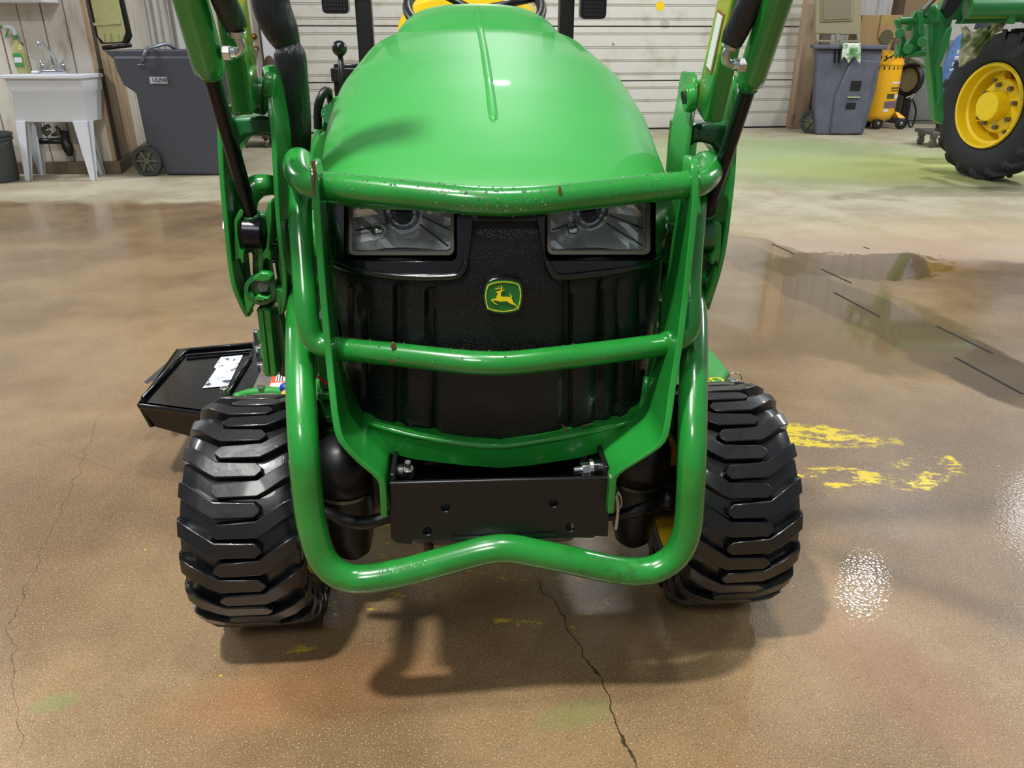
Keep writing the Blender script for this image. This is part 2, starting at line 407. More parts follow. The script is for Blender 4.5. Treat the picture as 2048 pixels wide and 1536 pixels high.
# drain slots
drain = M['slot'] = simple('black_slot', (6, 5, 4), .8)
for (p, q) in (((1545, 488), (1588, 508)), ((1642, 538), (1702, 566)), ((1668, 585), (1760, 634)), ((1872, 652), (1985, 707)), ((1910, 715), (2045, 788)), ((1727, 494), (1738, 498))):
    A = Fl(*p); B = Fl(*q); d = (B-A).normalized(); n = Vector((-d.y, d.x, 0))*.0055
    o = mk('drain_slot', hexa([A-n+Vector((0,0,-.004)), B-n+Vector((0,0,-.004)), B+n+Vector((0,0,-.004)), A+n+Vector((0,0,-.004))],
        [A-n+Vector((0,0,.0012)), B-n+Vector((0,0,.0012)), B+n+Vector((0,0,.0012)), A+n+Vector((0,0,.0012))]), drain, floor)
# ------------------------------------------------------------------ walls
def dirty(name, rgb, dirt=(120, 100, 76), amt=.5, zfade=.5, streak=True, rough=.6, lo=.48):
    t = NT(name); X, Y, Z = t.sep()
    n = t.noise(3, 5, .65, t.mapping((3, 3, .7) if streak else (1, 1, 1)))
    f = t.math('MULTIPLY', t.ramp(n, lo, lo+.25), amt)
    g = t.ramp(t.math('ADD', Z, t.math('MULTIPLY', t.noise(2.5, 4), .5)), .1, zfade+.3, .8, 0)
    sp = t.math('MULTIPLY', t.ramp(t.vor(3.7), .05, .09, 1, 0), t.ramp(t.noise(1.4), .52, .6))
    c = t.mix(f, lin(rgb), lin(dirt)); c = t.mix(t.math('MULTIPLY', g, .6), c, lin(tuple(x*.8 for x in dirt))); c = t.mix(t.math('MULTIPLY', sp, .7), c, lin((110, 80, 50)))
    t.set(Base_Color=c, Roughness=rough); t.bump(t.noise(40, 3), .15, .003); return t.m
M['doorw'] = dirty('dirty_white_door_steel', (206, 202, 194), (168, 154, 132), .55, .25, False)
M['board'] = dirty('whitewashed_board', (204, 197, 186), (150, 124, 98), .65, .5)
M['board2'] = dirty('bare_stained_board', (176, 152, 120), (112, 88, 62), .7, .9)
M['corr'] = dirty('corrugated_white_steel', (206, 202, 198), (140, 118, 90), .35, .2)
M['post'] = dirty('stained_timber_post', (172, 148, 122), (108, 76, 50), .9, 1.0)
M['kick'] = dirty('grimy_kick_board', (104, 88, 70), (56, 44, 34), .8, .2)
M['seam'] = simple('dark_gap', (70, 58, 46), .8)
# back wall (behind everything), slightly yawed like the door
DL, DR = Fl(575, 268), Fl(1568, 255)
dx = (DR-DL).normalized(); dn = Vector((-dx.y, dx.x, 0))
def bw(s, off, z): return DL + dx*s + dn*off + Vector((0, 0, z))
SL = (DR-DL).length
def bbox(s0, s1, o0, o1, z0, z1):
    return hexa([bw(s0,o0,z0), bw(s1,o0,z0), bw(s1,o1,z0), bw(s0,o1,z0)], [bw(s0,o0,z1), bw(s1,o0,z1), bw(s1,o1,z1), bw(s0,o1,z1)])
wb = mk('wall_back', bbox(-7, SL+.42, .16, .3, 0, 4.8), M['corr']); tag(wb, 'white steel clad back wall behind the roll up door', kind='structure')
door = mk('door_1', bbox(-.1, SL+.1, .10, .15, 0, 3.9), M['doorw']); tag(door, 'wide dirty white overhead door with horizontal ribs', kind='structure')
# ribbed door sections; heights follow the ribs seen in the photograph
def zpx(py, px=900):
    r = ray(px, py); p = CAMP + r*((DL.y*.5+DR.y*.5)/r.y); return p.z
pitch = zpx(52.7)-zpx(163)
z0s = zpx(163)-pitch*0; 
secs = [(0.0, zpx(163))]
z = zpx(163)
while z < 3.7: secs.append((z, z+pitch)); z += pitch
for (za, zb) in secs:
    prof = [(za+.006, .03), (za+.012, 0)]
    for k in range(4):
        zc = zb-pitch*(.14+.245*k) ;
        if zc-.03 > za+.02: prof.append(('g', zc))
    gs = sorted([g[1] for g in prof if g[0] == 'g'])
    pl = [(za+.006, .05), (za+.006, .01), (za+.014, 0)]
    for g in gs:
        pl += [(g-.020, 0), (g-.014, .014), (g-.004, .014), (g+.0, .002), (g+.004, .002), (g+.008, .014), (g+.014, .014), (g+.02, 0)]
    pl += [(zb-.014, 0), (zb-.006, .01), (zb-.006, .05)]
    V = []; F = []
    for (zz, o) in pl: V += [bw(-.08, o, zz), bw(SL+.08, o, zz)]
    for i in range(len(pl)-1): F.append((2*i, 2*i+1, 2*i+3, 2*i+2))
    mk('door_panel', (V, F), M['doorw'], door)
o = mk('weather_strip', bbox(-.05, SL+.05, -.01, .05, 0, .02), M['slot'], door)
mk('paint_spot', (lambda c: lathe([(0, 0), (.055, 0), (.055, .004), (0, .004)], c, (0, -1, 0), 14))(Wd(1320, 12, (DL.y+DR.y)/2-.02)), M['yellow'], door)
# right hand jamb post and the wall beyond
wr = mk('trim_1', bbox(SL+.02, SL+.25, -.14, .16, 0, 4.6), M['post'], bev=.01); tag(wr, 'stained timber post at the right edge of the white door', kind='structure')
o = mk('trim_2', bbox(SL+.27, SL+.42, -.10, .16, 0, 4.6), simple('grey_steel_channel', (112, 106, 96), .5, .3), bev=.008); tag(o, 'grey steel track beside the timber post', kind='structure')
V = []; F = []; n = 160
for i in range(n+1):
    s = SL+.42+i*6.0/n; k = i % 8; off = 2.00 if k in (0, 1) else 2.035
    V += [bw(s, off, 0), bw(s, off, 4.6)]
for i in range(n): F.append((2*i, 2*i+2, 2*i+3, 2*i+1))
o = mk('wall_back_right', (V, F), M['corr']); tag(o, 'ribbed white steel sheeting on the right part of the back wall', kind='structure')
# left end of back wall : corrugated sheet, trims and the walk-in door
jl = mk('trim_3', bbox(-.16, -.02, -.10, .16, 0, 4.6), M['white'], bev=.008); tag(jl, 'white jamb at the left edge of the wide white door', kind='structure')
wd = mk('door_2', bbox(-.98, -.20, .03, .12, 0, 2.2), dirty('walk_door_white', (206, 198, 188), (150, 120, 90), .4, .4), bev=.01); tag(wd, 'white walk-in door with two brass knobs', kind='structure')
brass = simple('brass', (176, 120, 62), .25, 1)
dknob = (DL.y+ -.3*dx.y)
for (px, py, nm) in ((508, 73, 'dead_bolt'), (512, 98, 'door_knob')):
    c = Wd(px, py, DL.y-.02)
    mk(nm, lathe([(0, .07), (.018, .068), (.028, .05), (.024, .03), (.012, .022), (.012, .012), (.034, .010), (.034, 0)], c, (-dn.x, -dn.y, 0), 18), brass, wd, smooth=True)
V = []; F = []; n = 220
for i in range(n+1):
    s = -4.6+i*3.55/n; k = i % 5; off = .04 if k < 2 else .075
    V += [bw(s, off, 0), bw(s, off, 4.6)]
for i in range(n): F.append((2*i, 2*i+2, 2*i+3, 2*i+1))
o = mk('wall_back_left', (V, F), M['corr']); tag(o, 'finely corrugated pale steel sheeting left of the walk-in door', kind='structure')
o = mk('trim_4', bbox(-1.14, -1.0, -.02, .12, 0, 4.6), M['white'], bev=.008); tag(o, 'white trim board left of the walk-in door', kind='structure')
# left board wall
C0 = Fl(238, 347); wy = C0.y
wl = mk('wall_left', box(C0.x-3.2, C0.x-.01, wy+.03, wy+.12, 0, 3.2), M['seam']); tag(wl, 'wall of vertical whitewashed boards behind the sink', kind='structure')
x = C0.x; k = 0; rr = random.Random(3)
while x > C0.x-3.0:
    w = .19+rr.uniform(-.012, .012); dy = rr.uniform(0, .006)
    mk('board', box(x-w+.006, x-.004, wy+dy, wy+.03, .10, 3.2), M['board'], wl, bev=.003, seg=1); x -= w; k += 1
o = mk('baseboard_left', box(C0.x-3.2, C0.x+.012, wy-.03, wy+.02, 0, .105), M['kick'], bev=.006); tag(o, 'grimy brown kick board under the whitewashed boards', kind='structure')
C1 = Fl(276, 318); sd = (Vector((C1.x, C1.y, 0))-Vector((C0.x, wy, 0))); sl = sd.length; sd.normalize(); sn = Vector((sd.y, -sd.x, 0))
def sb(a, o_, z): return Vector((C0.x, wy, 0))+sd*a+sn*o_+Vector((0, 0, z))
def sbox(a0, a1, o0, o1, z0, z1): return hexa([sb(a0,o0,z0), sb(a0,o1,z0), sb(a1,o1,z0), sb(a1,o0,z0)], [sb(a0,o0,z1), sb(a0,o1,z1), sb(a1,o1,z1), sb(a1,o0,z1)])
wr2 = mk('wall_left_return', sbox(.14, sl+2.2, -.10, -.03, 0, 3.2), M['seam']); tag(wr2, 'return wall of bare brown stained boards behind the grey bin', kind='structure')
a = 0
while a < sl+2.0:
    w = .17+rr.uniform(-.02, .02)
    mk('board', sbox(a+.004, a+w-.004, -.03, rr.uniform(-.004, .003), .10, 3.2), M['board2'] if a < .9 else M['board'], wr2, bev=.003, seg=1); a += w
o = mk('baseboard_return', sbox(-.03, sl+2.0, -.03, .03, 0, .105), M['kick'], bev=.006); tag(o, 'grimy kick board along the return wall', kind='structure')
# wall cabinet bottom over the sink
cb = thing('wall_cabinet', Wd(50, 4, wy-.15), 'white cabinet mounted on the boards above the sink, only its bottom edge in view', 'cabinet')
p0 = Wd(-60, 6, wy-.02); p1 = Wd(117, 7, wy-.02)
mk('body', box(p0.x, p1.x, wy-.26, wy, p1.z, p1.z+.7), M['white'], cb, bev=.006)
mk('door', box(p0.x+.02, p1.x-.02, wy-.28, wy-.262, p1.z+.03, p1.z+.68), M['white'], cb, bev=.004)
# ------------------------------------------------------------------ sink
sf = Fl(185, 362); ys0 = sf.y; ys1 = wy-.04            # front legs' depth, wall side
def S(px, py, d=ys0-.0): return Wd(px, py, d)
zr = S(100, 150).z; zb = S(100, 246).z
xl, xr = S(-2, 150).x, S(163, 150).x
sink = thing('utility_sink', ((xl+xr)/2, (ys0+ys1)/2, 0), 'white plastic utility sink on four tapered legs against the board wall', 'sink')
xb0, xb1 = S(24, 246).x, S(168, 246).x
yf, yb = ys0, ys1
wall = []
# basin: outer skin down, inner skin back, one solid
def ring(x0, x1, y0, y1, z): return [Vector((x0,y0,z)), Vector((x1,y0,z)), Vector((x1,y1,z)), Vector((x0,y1,z))]
rings = [ring(xb0, xb1, yf+.06, yb-.05, zb), ring(xl+.05, xr-.03, yf+.02, yb-.02, zr-.13), ring(xl+.035, xr-.02, yf+.012, yb-.012, zr-.115), ring(xl+.03, xr-.015, yf+.01, yb-.01, zr-.03),
         ring(xl, xr, yf-.02, yb, zr-.028), ring(xl, xr, yf-.02, yb, zr), ring(xl+.07, xr-.06, yf+.03, yb-.14, zr), ring(xl+.10, xr-.09, yf+.07, yb-.16, zb+.03)]
V = [p for r_ in rings for p in r_]; F = [(3, 2, 1, 0)]
for i in range(len(rings)-1):
    for k in range(4): F.append((i*4+k, i*4+(k+1) % 4, i*4+4+(k+1) % 4, i*4+4+k))
F.append(tuple(len(V)-4+k for k in range(4)))
mk('basin', (V, F), M['white'], sink, bev=.008)
for (xt0, xt1, xe, ye, yt) in ((S(26,250).x, S(46,250).x, S(55,360).x, ys0-.0, yf+.07), (S(141,250).x, S(171,250).x, S(186,360).x, ys0, yf+.07),
                                (S(60,250,yb).x, S(88,250,yb).x, S(90,346,yb).x, yb-.06, yb-.08), (S(178,240,yb).x-.04, S(178,240,yb).x+.02, S(209,346,yb).x, yb-.06, yb-.08)):
    w = .022
    leg = hexa([(xe-w, ye, 0), (xe+w, ye, 0), (xe+w, ye+.02, 0), (xe-w, ye+.02, 0)], [(xt0, yt-.03, zb+.01), (xt1, yt-.03, zb+.01), (xt1, yt+.0, zb+.01), (xt0, yt+.0, zb+.01)])
    leg2 = hexa([(xe+w-.006, ye, 0), (xe+w, ye, 0), (xe+w, ye+.035, 0), (xe+w-.006, ye+.035, 0)], [(xt1-.006, yt-.03, zb+.01), (xt1, yt-.03, zb+.01), (xt1, yt+.07, zb+.01), (xt1-.006, yt+.07, zb+.01)])
    mk('leg', join(leg, leg2), M['white'], sink, bev=.002, seg=1)
# faucet
fy = yb-.09
fc = S(107, 138, fy)
fa = thing('faucet', (fc.x, fy, zr), 'chrome two handled faucet with a tall bent spout on the back of the sink', 'faucet')
mk('base_plate', box(fc.x-.10, fc.x+.10, fy-.03, fy+.03, zr+.0005, zr+.03), M['chrome'], fa, bev=.008)
sp0 = Vector((fc.x+.005, fy, zr+.03)); s1 = S(110, 118, fy); s2 = S(84, 87, fy-.12); s3 = S(79, 84, fy-.15); s4 = S(77, 94, fy-.16)
mk('spout', tube([sp0, s1, s2, s3, s4], [.016, .014, .011, .012, .014], 14, 5), M['chrome'], fa, smooth=True)
for sx in (-1, 1):
    hx = fc.x+sx*.085
    mk('handle', join(lathe([(.020, 0), (.018, .03), (.012, .07), (0, .078)], (hx, fy, zr+.03), (0, 0, 1), 14), tube([(hx, fy, zr+.095), (hx+sx*.05, fy-.01, zr+.115), (hx+sx*.075, fy-.015, zr+.14)], [.007, .008, .004], 8, 3, flat=.5)), M['chrome'], fa, smooth=True)
# spray bottle on the rim
by = yb-.07; bc = S(46, 138, by); H = (S(42, 78, by).z-zr)
sb_ = thing('spray_bottle', (bc.x, by, zr), 'spray bottle of pale yellow cleaner with green label and trigger, on the sink', 'bottle')
liq = NT('pale_yellow_bottle').set(Base_Color=lin((196, 196, 128)), Roughness=.2, Transmission_Weight=.35).m
gl = simple('label_green', (70, 140, 74), .5)
body = [(0, .001), (.045, .001), (.05, .01), (.05, .17), (.046, .195), (.028, .225), (.016, .245), (.016, .27), (0, .27)]
mk('body', xf(lathe(body, (0, 0, 0), (0, 0, 1), 24), Matrix.Translation((bc.x, by, zr)) @ Matrix.Diagonal((1, .7, 1, 1))), liq, sb_, smooth=True, auto=50)
mk('label', box(bc.x-.038, bc.x+.038, by-.0385, by-.034, zr+.05, zr+.155), gl, sb_, bev=.002)
mk('label_panel', box(bc.x-.030, bc.x+.032, by-.0402, by-.037, zr+.085, zr+.125), M['label'], sb_)
mk('collar', lathe([(.02, .262), (.021, .29), (0, .29)], (bc.x, by, zr), (0, 0, 1), 18), gl, sb_, smooth=True, auto=40)
T0 = Vector((bc.x, by, zr))
mk('sprayer_head', tube([T0+Vector((0, 0, .285)), T0+Vector((0, 0, .325)), T0+Vector((-.02, -.01, .35)), T0+Vector((-.065, -.025, .352))], [.014, .018, .02, .011], 12, 4), M['white'], sb_, smooth=True)
mk('nozzle', cyl(T0+Vector((-.063, -.024, .352)), T0+Vector((-.083, -.032, .352)), .010, 12), gl, sb_)
mk('trigger', tube([T0+Vector((-.035, -.015, .335)), T0+Vector((-.05, -.02, .30)), T0+Vector((-.065, -.025, .275))], [.008, .008, .005], 8, 3), gl, sb_, smooth=True)
# small tube on the rim
cp_ = S(72, 139, yb-.1)
o = mk('bar_of_soap', box(cp_.x-.03, cp_.x+.03, yb-.13, yb-.09, zr+.0005, zr+.022), M['label'], bev=.008); tag(o, 'small white soap bar lying on the sink behind the basin', 'soap')
# plumbing below
pp = thing('drain_pipe', (fc.x, yb-.05, .2), 'black drain pipe with trap and valves under the white sink', 'pipe')
q = lambda px, py, d=yb-.06: S(px, py, d)
mk('trap', tube([q(129, 262), q(130, 280), q(136, 296), q(141, 312)], [.03, .034, .045, .02], 14, 4), M['blackm'], pp, smooth=True)
mk('waste_pipe', tube([q(128, 282), q(95, 282), q(60, 283)], [.025, .025, .025], 14), M['blackm'], pp, smooth=True)
mk('coupling', cyl(q(63, 282), q(57, 282), .033, 14), M['white'], pp, smooth=True, auto=40)
mk('valve', tube([q(100, 262), q(92, 268), q(86, 258), q(98, 252)], [.012, .018, .014, .02], 10, 3), M['steel'], pp, smooth=True)
mk('valve', tube([q(112, 252), q(118, 264), q(104, 270)], [.012, .02, .012], 10, 3), M['steel'], pp, smooth=True)
# bucket
bk = Fl(2, 362); zt = Wd(0, 266, bk.y).z; bx = Wd(-8, 350, bk.y).x; br = Wd(35, 350, bk.y).x-bx
bu = thing('bucket', (bx, bk.y, 0), 'dark grey plastic bucket on the floor left of the sink', 'bucket')
bm_ = simple('dark_grey_bucket', (62, 66, 66), .55)
mk('body', lathe([(0, 0), (br*.88, 0), (br*.92, .02), (br*1.0, zt-.06), (br*1.06, zt-.055), (br*1.06, zt-.035), (br*1.02, zt-.03), (br*1.08, zt-.02), (br*1.08, zt), (br*.98, zt), (br*.85, .02), (0, .02)], (bx, bk.y, 0), (0, 0, 1), 36), bm_, bu, smooth=True, auto=40)
mk('handle', tube([(bx-br*1.07, bk.y, zt-.06), (bx-br*.6, bk.y-br*.95, zt-.13), (bx, bk.y-br*1.15, zt-.17), (bx+br*.6, bk.y-br*.95, zt-.13), (bx+br*1.07, bk.y, zt-.06)], .005, 8, 4), M['steel'], bu, smooth=True)
# ------------------------------------------------------------------ left wheeled bin
d0 = Fl(345, 351).y
def Bp(px, py, d=d0): return Wd(px, py, d)
binm = simple('charcoal_bin_plastic', (66, 68, 76), .5, bump=.15, bscale=150)
binl = thing('wheeled_bin', (Bp(390, 350).x, d0+.25, 0), 'charcoal wheeled bin with open lid, standing beside the white sink', 'trash bin')
prof = [(334, 350), (322, 322), (292, 285), (272, 186), (248, 170), (233, 140), (226, 112), (470, 112), (470, 160), (452, 200), (444, 352)]
P3 = [Bp(*p) for p in prof]; P3 = [Vector((p.x, p.y, max(p.z, 0.0))) for p in P3]
def binface(y, k): 
    cx = sum(p.x for p in P3)/len(P3)
    return [Vector((cx+(p.x-cx)*k, y, p.z)) for p in P3]
def extr(loop_f, loop_b):
    n = len(loop_f); V = loop_f+loop_b
    return V, [tuple(range(n-1, -1, -1)), tuple(range(n, 2*n))]+[(i, (i+1) % n, n+(i+1) % n, n+i) for i in range(n)]
dep = .62
fr = []; bk_ = []
for p in P3:
    t_ = p.z/1.0; fr.append(Vector((p.x, d0-.02*t_, p.z))); bk_.append(Vector((p.x, d0+dep*.86+dep*.14*t_, p.z)))
mk('body', extr(fr, bk_), binm, binl, bev=.02, seg=3)
zt = Bp(330, 112).z
mk('rim', extr([Bp(204, 100), Bp(226, 118), Bp(470, 118), Bp(470, 99)], [Bp(204, 100)+Vector((0, .64, 0)), Bp(226, 118)+Vector((0, .64, 0)), Bp(470, 118)+Vector((0, .64, 0)), Bp(470, 99)+Vector((0, .64, 0))]), binm, binl, bev=.012)
zrm = Bp(300, 100).z
# open lid hanging back at the left
lidm = simple('translucent_olive_lid', (172, 172, 120), .35)
h0, h1 = Bp(196, 92, d0+.30), Bp(258, 84, d0+.30)
lo = [(198, 86), (172, -10), (168, -60), (244, -60), (246, -10), (262, 84)]
mk('lid', wp([(200, 88), (190, 70), (174, 0), (164, -60), (236, -60), (246, 0), (262, 72), (256, 86)], d0+.06, .04), M['blackm'], binl, bev=.012)
mk('lid_panel', wp([(208, 86), (196, 74), (180, 0), (172, -60), (226, -60), (236, 0), (250, 64), (244, 84)], d0+.045, .02), lidm, binl, bev=.008)
for k, xx in enumerate((204, 216, 231)):
    mk('lid_rib', wp([(xx, 66), (xx+3, 66), (xx+5, 84), (xx+2, 84)], d0+.035, .012), lidm, binl)
mk('lid_step', wp([(184, 46), (236, 40), (240, 48), (188, 52)], d0+.035, .012), lidm, binl, bev=.003)
mk('hinge_bar', tube([Bp(206, 96, d0+.05), Bp(262, 90, d0+.05)], .018, 10), M['blackm'], binl, smooth=True)
# bent grey bar resting on the rim (a lid lifter)
gb = simple('grey_metal_bar', (120, 124, 132), .35, .6)
lb = thing('bent_metal_bar', Bp(330, 95), 'bent grey metal bar hooked over the rim of the left charcoal bin', 'bar')
y_ = -.05
mk('bar', tube([Bp(283, 127, d0-.065), Bp(290, 106, d0-.065), Bp(294, 97, d0-.05), Bp(330, 88, d0+.12), Bp(336, 89, d0+.14), Bp(352, 98, d0+.2)], [.014]*6, 10), gb, lb, smooth=True)
mk('foot', box(Bp(277,127,d0-.06).x, Bp(289,127,d0-.06).x, d0-.085, d0-.035, Bp(283,129,d0).z-.004, Bp(283,129,d0).z+.006), gb, lb, bev=.003)
# printed label
pc = Bp(319.5, 160, d0-.03)
mk('label', box(Bp(302,160).x, Bp(337,160).x, d0-.026, d0-.020, Bp(319,167).z, Bp(319,153.5).z), simple('grey_label', (176, 180, 190), .5), binl)
mk('label_text', text_mesh('ULINE', .047, .001, Matrix.Translation((pc.x, d0-.0315, pc.z-.002)) @ Matrix.Rotation(R(90), 4, 'X')), M['slot'], binl)
# wheel
wc = Bp(295, 322, d0-.02); wr_ = wc.z
whm = simple('bin_wheel_rubber', (52, 54, 54), .7, bump=.3, bscale=80); whs = simple('bin_wheel_hub', (88, 88, 74), .6)
def wheel(parent, c, r, w, axis=(0, -1, 0), spokes=6, name='wheel'):
    t_ = mk(name, lathe([(r*.72, -w/2), (r*.96, -w/2), (r, -w*.35), (r, w*.35), (r*.96, w/2), (r*.74, w/2), (r*.72, w*.3), (r*.72, -w*.3)], c, axis, 32, closed=True), whm, parent, smooth=True, auto=40)
    ax = Vector(axis).normalized(); u = ax.orthogonal().normalized(); v = ax.cross(u)
    prts = [lathe([(0, w*.42), (r*.2, w*.40), (r*.22, 0), (0, -w*.3)], c, axis, 18), lathe([(0, .0), (r*.72, 0), (r*.72, -w*.1), (0, -w*.1)], c, axis, 24)]
    for k in range(spokes):
        a = 2*math.pi*(k+.25)/spokes; d = u*math.cos(a)+v*math.sin(a); e = ax.cross(d)
        a0 = Vector(c)+d*r*.18; a1 = Vector(c)+d*r*.74
        prts.append(hexa([a0-e*r*.08, a0+e*r*.08, a1+e*r*.11, a1-e*r*.11], [a0-e*r*.05+ax*w*.38, a0+e*r*.05+ax*w*.38, a1+e*r*.08+ax*w*.36, a1-e*r*.08+ax*w*.36]))
    mk('hub', join(*prts), whs, t_, bev=.002, seg=1)
    prts = []
    if spokes == 6:
        for k in range(30):
            a = 2*math.pi*k/30; d = u*math.cos(a)+v*math.sin(a); e = ax.cross(d); cc = Vector(c)+d*r*.985
            prts.append(hexa([cc-e*r*.05-ax*w*.4-d*r*.03, cc+e*r*.05-ax*w*.4-d*r*.03, cc+e*r*.05+ax*w*.52-d*r*.03, cc-e*r*.05+ax*w*.52-d*r*.03], [cc-e*r*.04-ax*w*.4+d*r*.02, cc+e*r*.04-ax*w*.4+d*r*.02, cc+e*r*.04+ax*w*.48+d*r*.02, cc-e*r*.04+ax*w*.48+d*r*.02]))
        tag(mk('tread_block', join(*prts), whm, t_), kind='stuff')
    return t_
wheel(binl, (wc.x, d0-.01, wr_), wr_, .07)
mk('axle', cyl((wc.x, d0-.02, wr_), (wc.x, d0+.55, wr_), .014, 10), M['steel'], binl)
wheel(binl, (wc.x, d0+.57, wr_), wr_, .07)
# second dark container just behind the bin's right side
g2 = thing('dark_bin', (Bp(430, 330, d0+.5).x, d0+.9, 0), 'black bin standing behind the right side of the labelled charcoal bin', 'bin')
a = [Bp(418, 214, d0+.75), Bp(446, 214, d0+.75), Bp(436, 338, d0+.75), Bp(400, 338, d0+.75)]
aa = [Vector((p.x, d0+.75, max(0, p.z))) for p in a]; aa[2].z = aa[3].z = 0
mk('body', extr([Vector((p.x, p.y, p.z)) for p in aa], [Vector((p.x, p.y+.35, p.z)) for p in aa]), M['blackm'], g2, bev=.01)
mk('catch', box(Bp(418,242,d0+.73).x, Bp(424,242,d0+.73).x, d0+.70, d0+.75, Bp(418,244,d0+.73).z, Bp(418,238,d0+.73).z), M['yellow'], g2)
# caster dolly behind the left loader arm
cd = thing('caster_dolly', Fl(500, 295), 'low dark dolly on small casters seen under the left loader arm', 'dolly')
cc = Fl(490, 296); c2 = Fl(545, 290)
mk('deck', box(cc.x-.12, c2.x+.25, cc.y-.02, cc.y+.5, .13, .17), M['blackm'], cd, bev=.006)
for (x_, y2) in ((cc.x, cc.y), (cc.x+.18, cc.y+.35), (c2.x, cc.y+.0), (c2.x+.18, cc.y+.35)):
    cw = mk('caster', lathe([(.0, -.02), (.045, -.02), (.05, -.012), (.05, .012), (.045, .02), (0, .02)], (x_, y2+.04, .05), (1, .3, 0), 20), M['steel'], cd, smooth=True, auto=40)
    mk('fork', box(x_-.03, x_+.03, y2+.02, y2+.07, .09, .14), M['steel'], cw, bev=.004)
# brown sack on a box by the walk-in door
sk = Wd(536, 100, DL.y-.5)
o = mk('brown_sack', xf(sphere((0, 0, 0), 1, 16, 10), Matrix.Translation((sk.x, sk.y, .46)) @ Matrix.Diagonal((.12, .12, .46, 1))), simple('brown_burlap', (76, 56, 42), .8, bump=.4, bscale=40, bd=.01), smooth=True)
tag(o, 'tall brown sack standing before the walk-in door, mostly behind the black hose sleeve', 'sack')
# ------------------------------------------------------------------ right wheeled bin
d1 = Fl(1670, 270).y
def Cp(px, py, d=d1): return Wd(px, py, d)
bing = simple('weathered_grey_bin_plastic', (84, 85, 97), .55, var=.35, nscale=6, bump=.15, bscale=120)
binr = thing('wheeled_bin', (Cp(1690, 270).x, d1+.3, 0), 'weathered grey wheeled bin with upright olive lid, right of the timber post', 'trash bin')
Q = [(1631, 268), (1628, 215), (1634, 120), (1632, 96), (1766, 98), (1752, 180), (1740, 222), (1726, 271), (1680, 272)]
q3 = [Cp(*p) for p in Q]; q3[0].z = q3[-1].z = q3[-2].z = 0
sh = Vector((.18, .6, 0))
mk('body', extr(q3, [p+sh for p in q3]), bing, binr, bev=.025, seg=3)
def cpanel(name, pts, off, th, mat, bev=.006):
    return mk(name, wp(pts, d1-off, th), mat, binr, bev=bev)
V3_ = Vector
cpanel('front_bulge', [(1704, 118), (1762, 122), (1748, 150), (1738, 215), (1722, 268), (1690, 270), (1660, 268), (1672, 190)], .035, .05, bing, .02)
rp_ = [Cp(x, y, d1-.05) for x, y in ((1626, 90), (1776, 90), (1774, 99), (1628, 98))]
mk('rim', extr(rp_, [p+V3_((.21, .7, 0)) for p in rp_]), bing, binr, bev=.01)
cpanel('grip_recess', [(1704, 162), (1724, 162), (1720, 181), (1700, 181)], .045, .02, M['slot'], .002)
cpanel('grip_recess', [(1694, 206), (1713, 206), (1710, 218), (1691, 218)], .045, .02, M['slot'], .002)
cpanel('grab_bar', [(1696, 193), (1721, 193), (1720, 196), (1695, 196)], .055, .02, simple('pale_olive_plastic', (150, 154, 120), .5), .002)
for xx in (1669, 1677): cpanel('rib', [(xx, 98), (xx+3, 98), (xx+2, 126), (xx-1, 126)], .012, .02, M['blackm'], .001)
olive = simple('dusty_olive_lid', (138, 130, 102), .55)
cpanel('lid', [(1630, 68), (1632, 0), (1632, -70), (1727, -70), (1724, 0), (1722, 66), (1718, 70)], -.25, .05, olive, .01)
cpanel('lid_frame', [(1642, 44), (1643, -60), (1708, -60), (1706, 42)], -.235, .02, olive, .006)
cpanel('lid_recess', [(1646, 40), (1647, -60), (1704, -60), (1702, 38)], -.225, .02, simple('olive_recess', (116, 110, 86), .6), .004)
for xx in (1632, 1672, 1714): cpanel('hinge', [(xx, 68), (xx+7, 68), (xx+6, 84), (xx+1, 84)], -.2, .03, olive, .002)
cpanel('lid_handle', [(1634, 80), (1672, 80), (1672, 84), (1634, 84)], -.17, .03, olive, .003)
cpanel('lid_handle', [(1680, 80), (1716, 80), (1716, 84), (1680, 84)], -.17, .03, olive, .003)
wr3 = .16; wcx = Cp(1622, 240, d1+.2)
wheel(binr, (Cp(1628, 235, d1+.15).x, d1+.22, wr3-.02), wr3-.02, .06, (-.45, -1, 0), 5)
# cloth on the rim
def cloth_mat():
    t = NT('green_and_white_cloth'); n = t.noise(9, 4, .6)
    t.set(Base_Color=t.mix(t.ramp(n, .42, .56), lin((206, 214, 202)), lin((96, 140, 84))), Roughness=.85); return t.m
V = []; F = []; nx, ny = 22, 14
for j in range(ny+1):
    for i in range(nx+1):
        u, v = i/nx, j/ny
        x = 1686+36*u-(5*(1-abs(u-.4))*v); y = 84+v*(44-14*abs(math.sin(u*6+.5)))
        p = Cp(x, y, d1-.09-.02*math.sin(u*17+v*3)-.01*v)
        if v < .15: p = Cp(x, 86, d1-.09+(.15-v)*.9)
        V.append(p)
for j in range(ny):
    for i in range(nx):
        a = j*(nx+1)+i; F.append((a, a+1, a+nx+2, a+nx+1))
o = mk('cloth', (V, F), cloth_mat(), smooth=True); m_ = o.modifiers.new('s', 'SOLIDIFY'); m_.thickness = .004; tag(o, 'crumpled green and white cloth draped over the rim of the right hand grey bin', 'cloth')
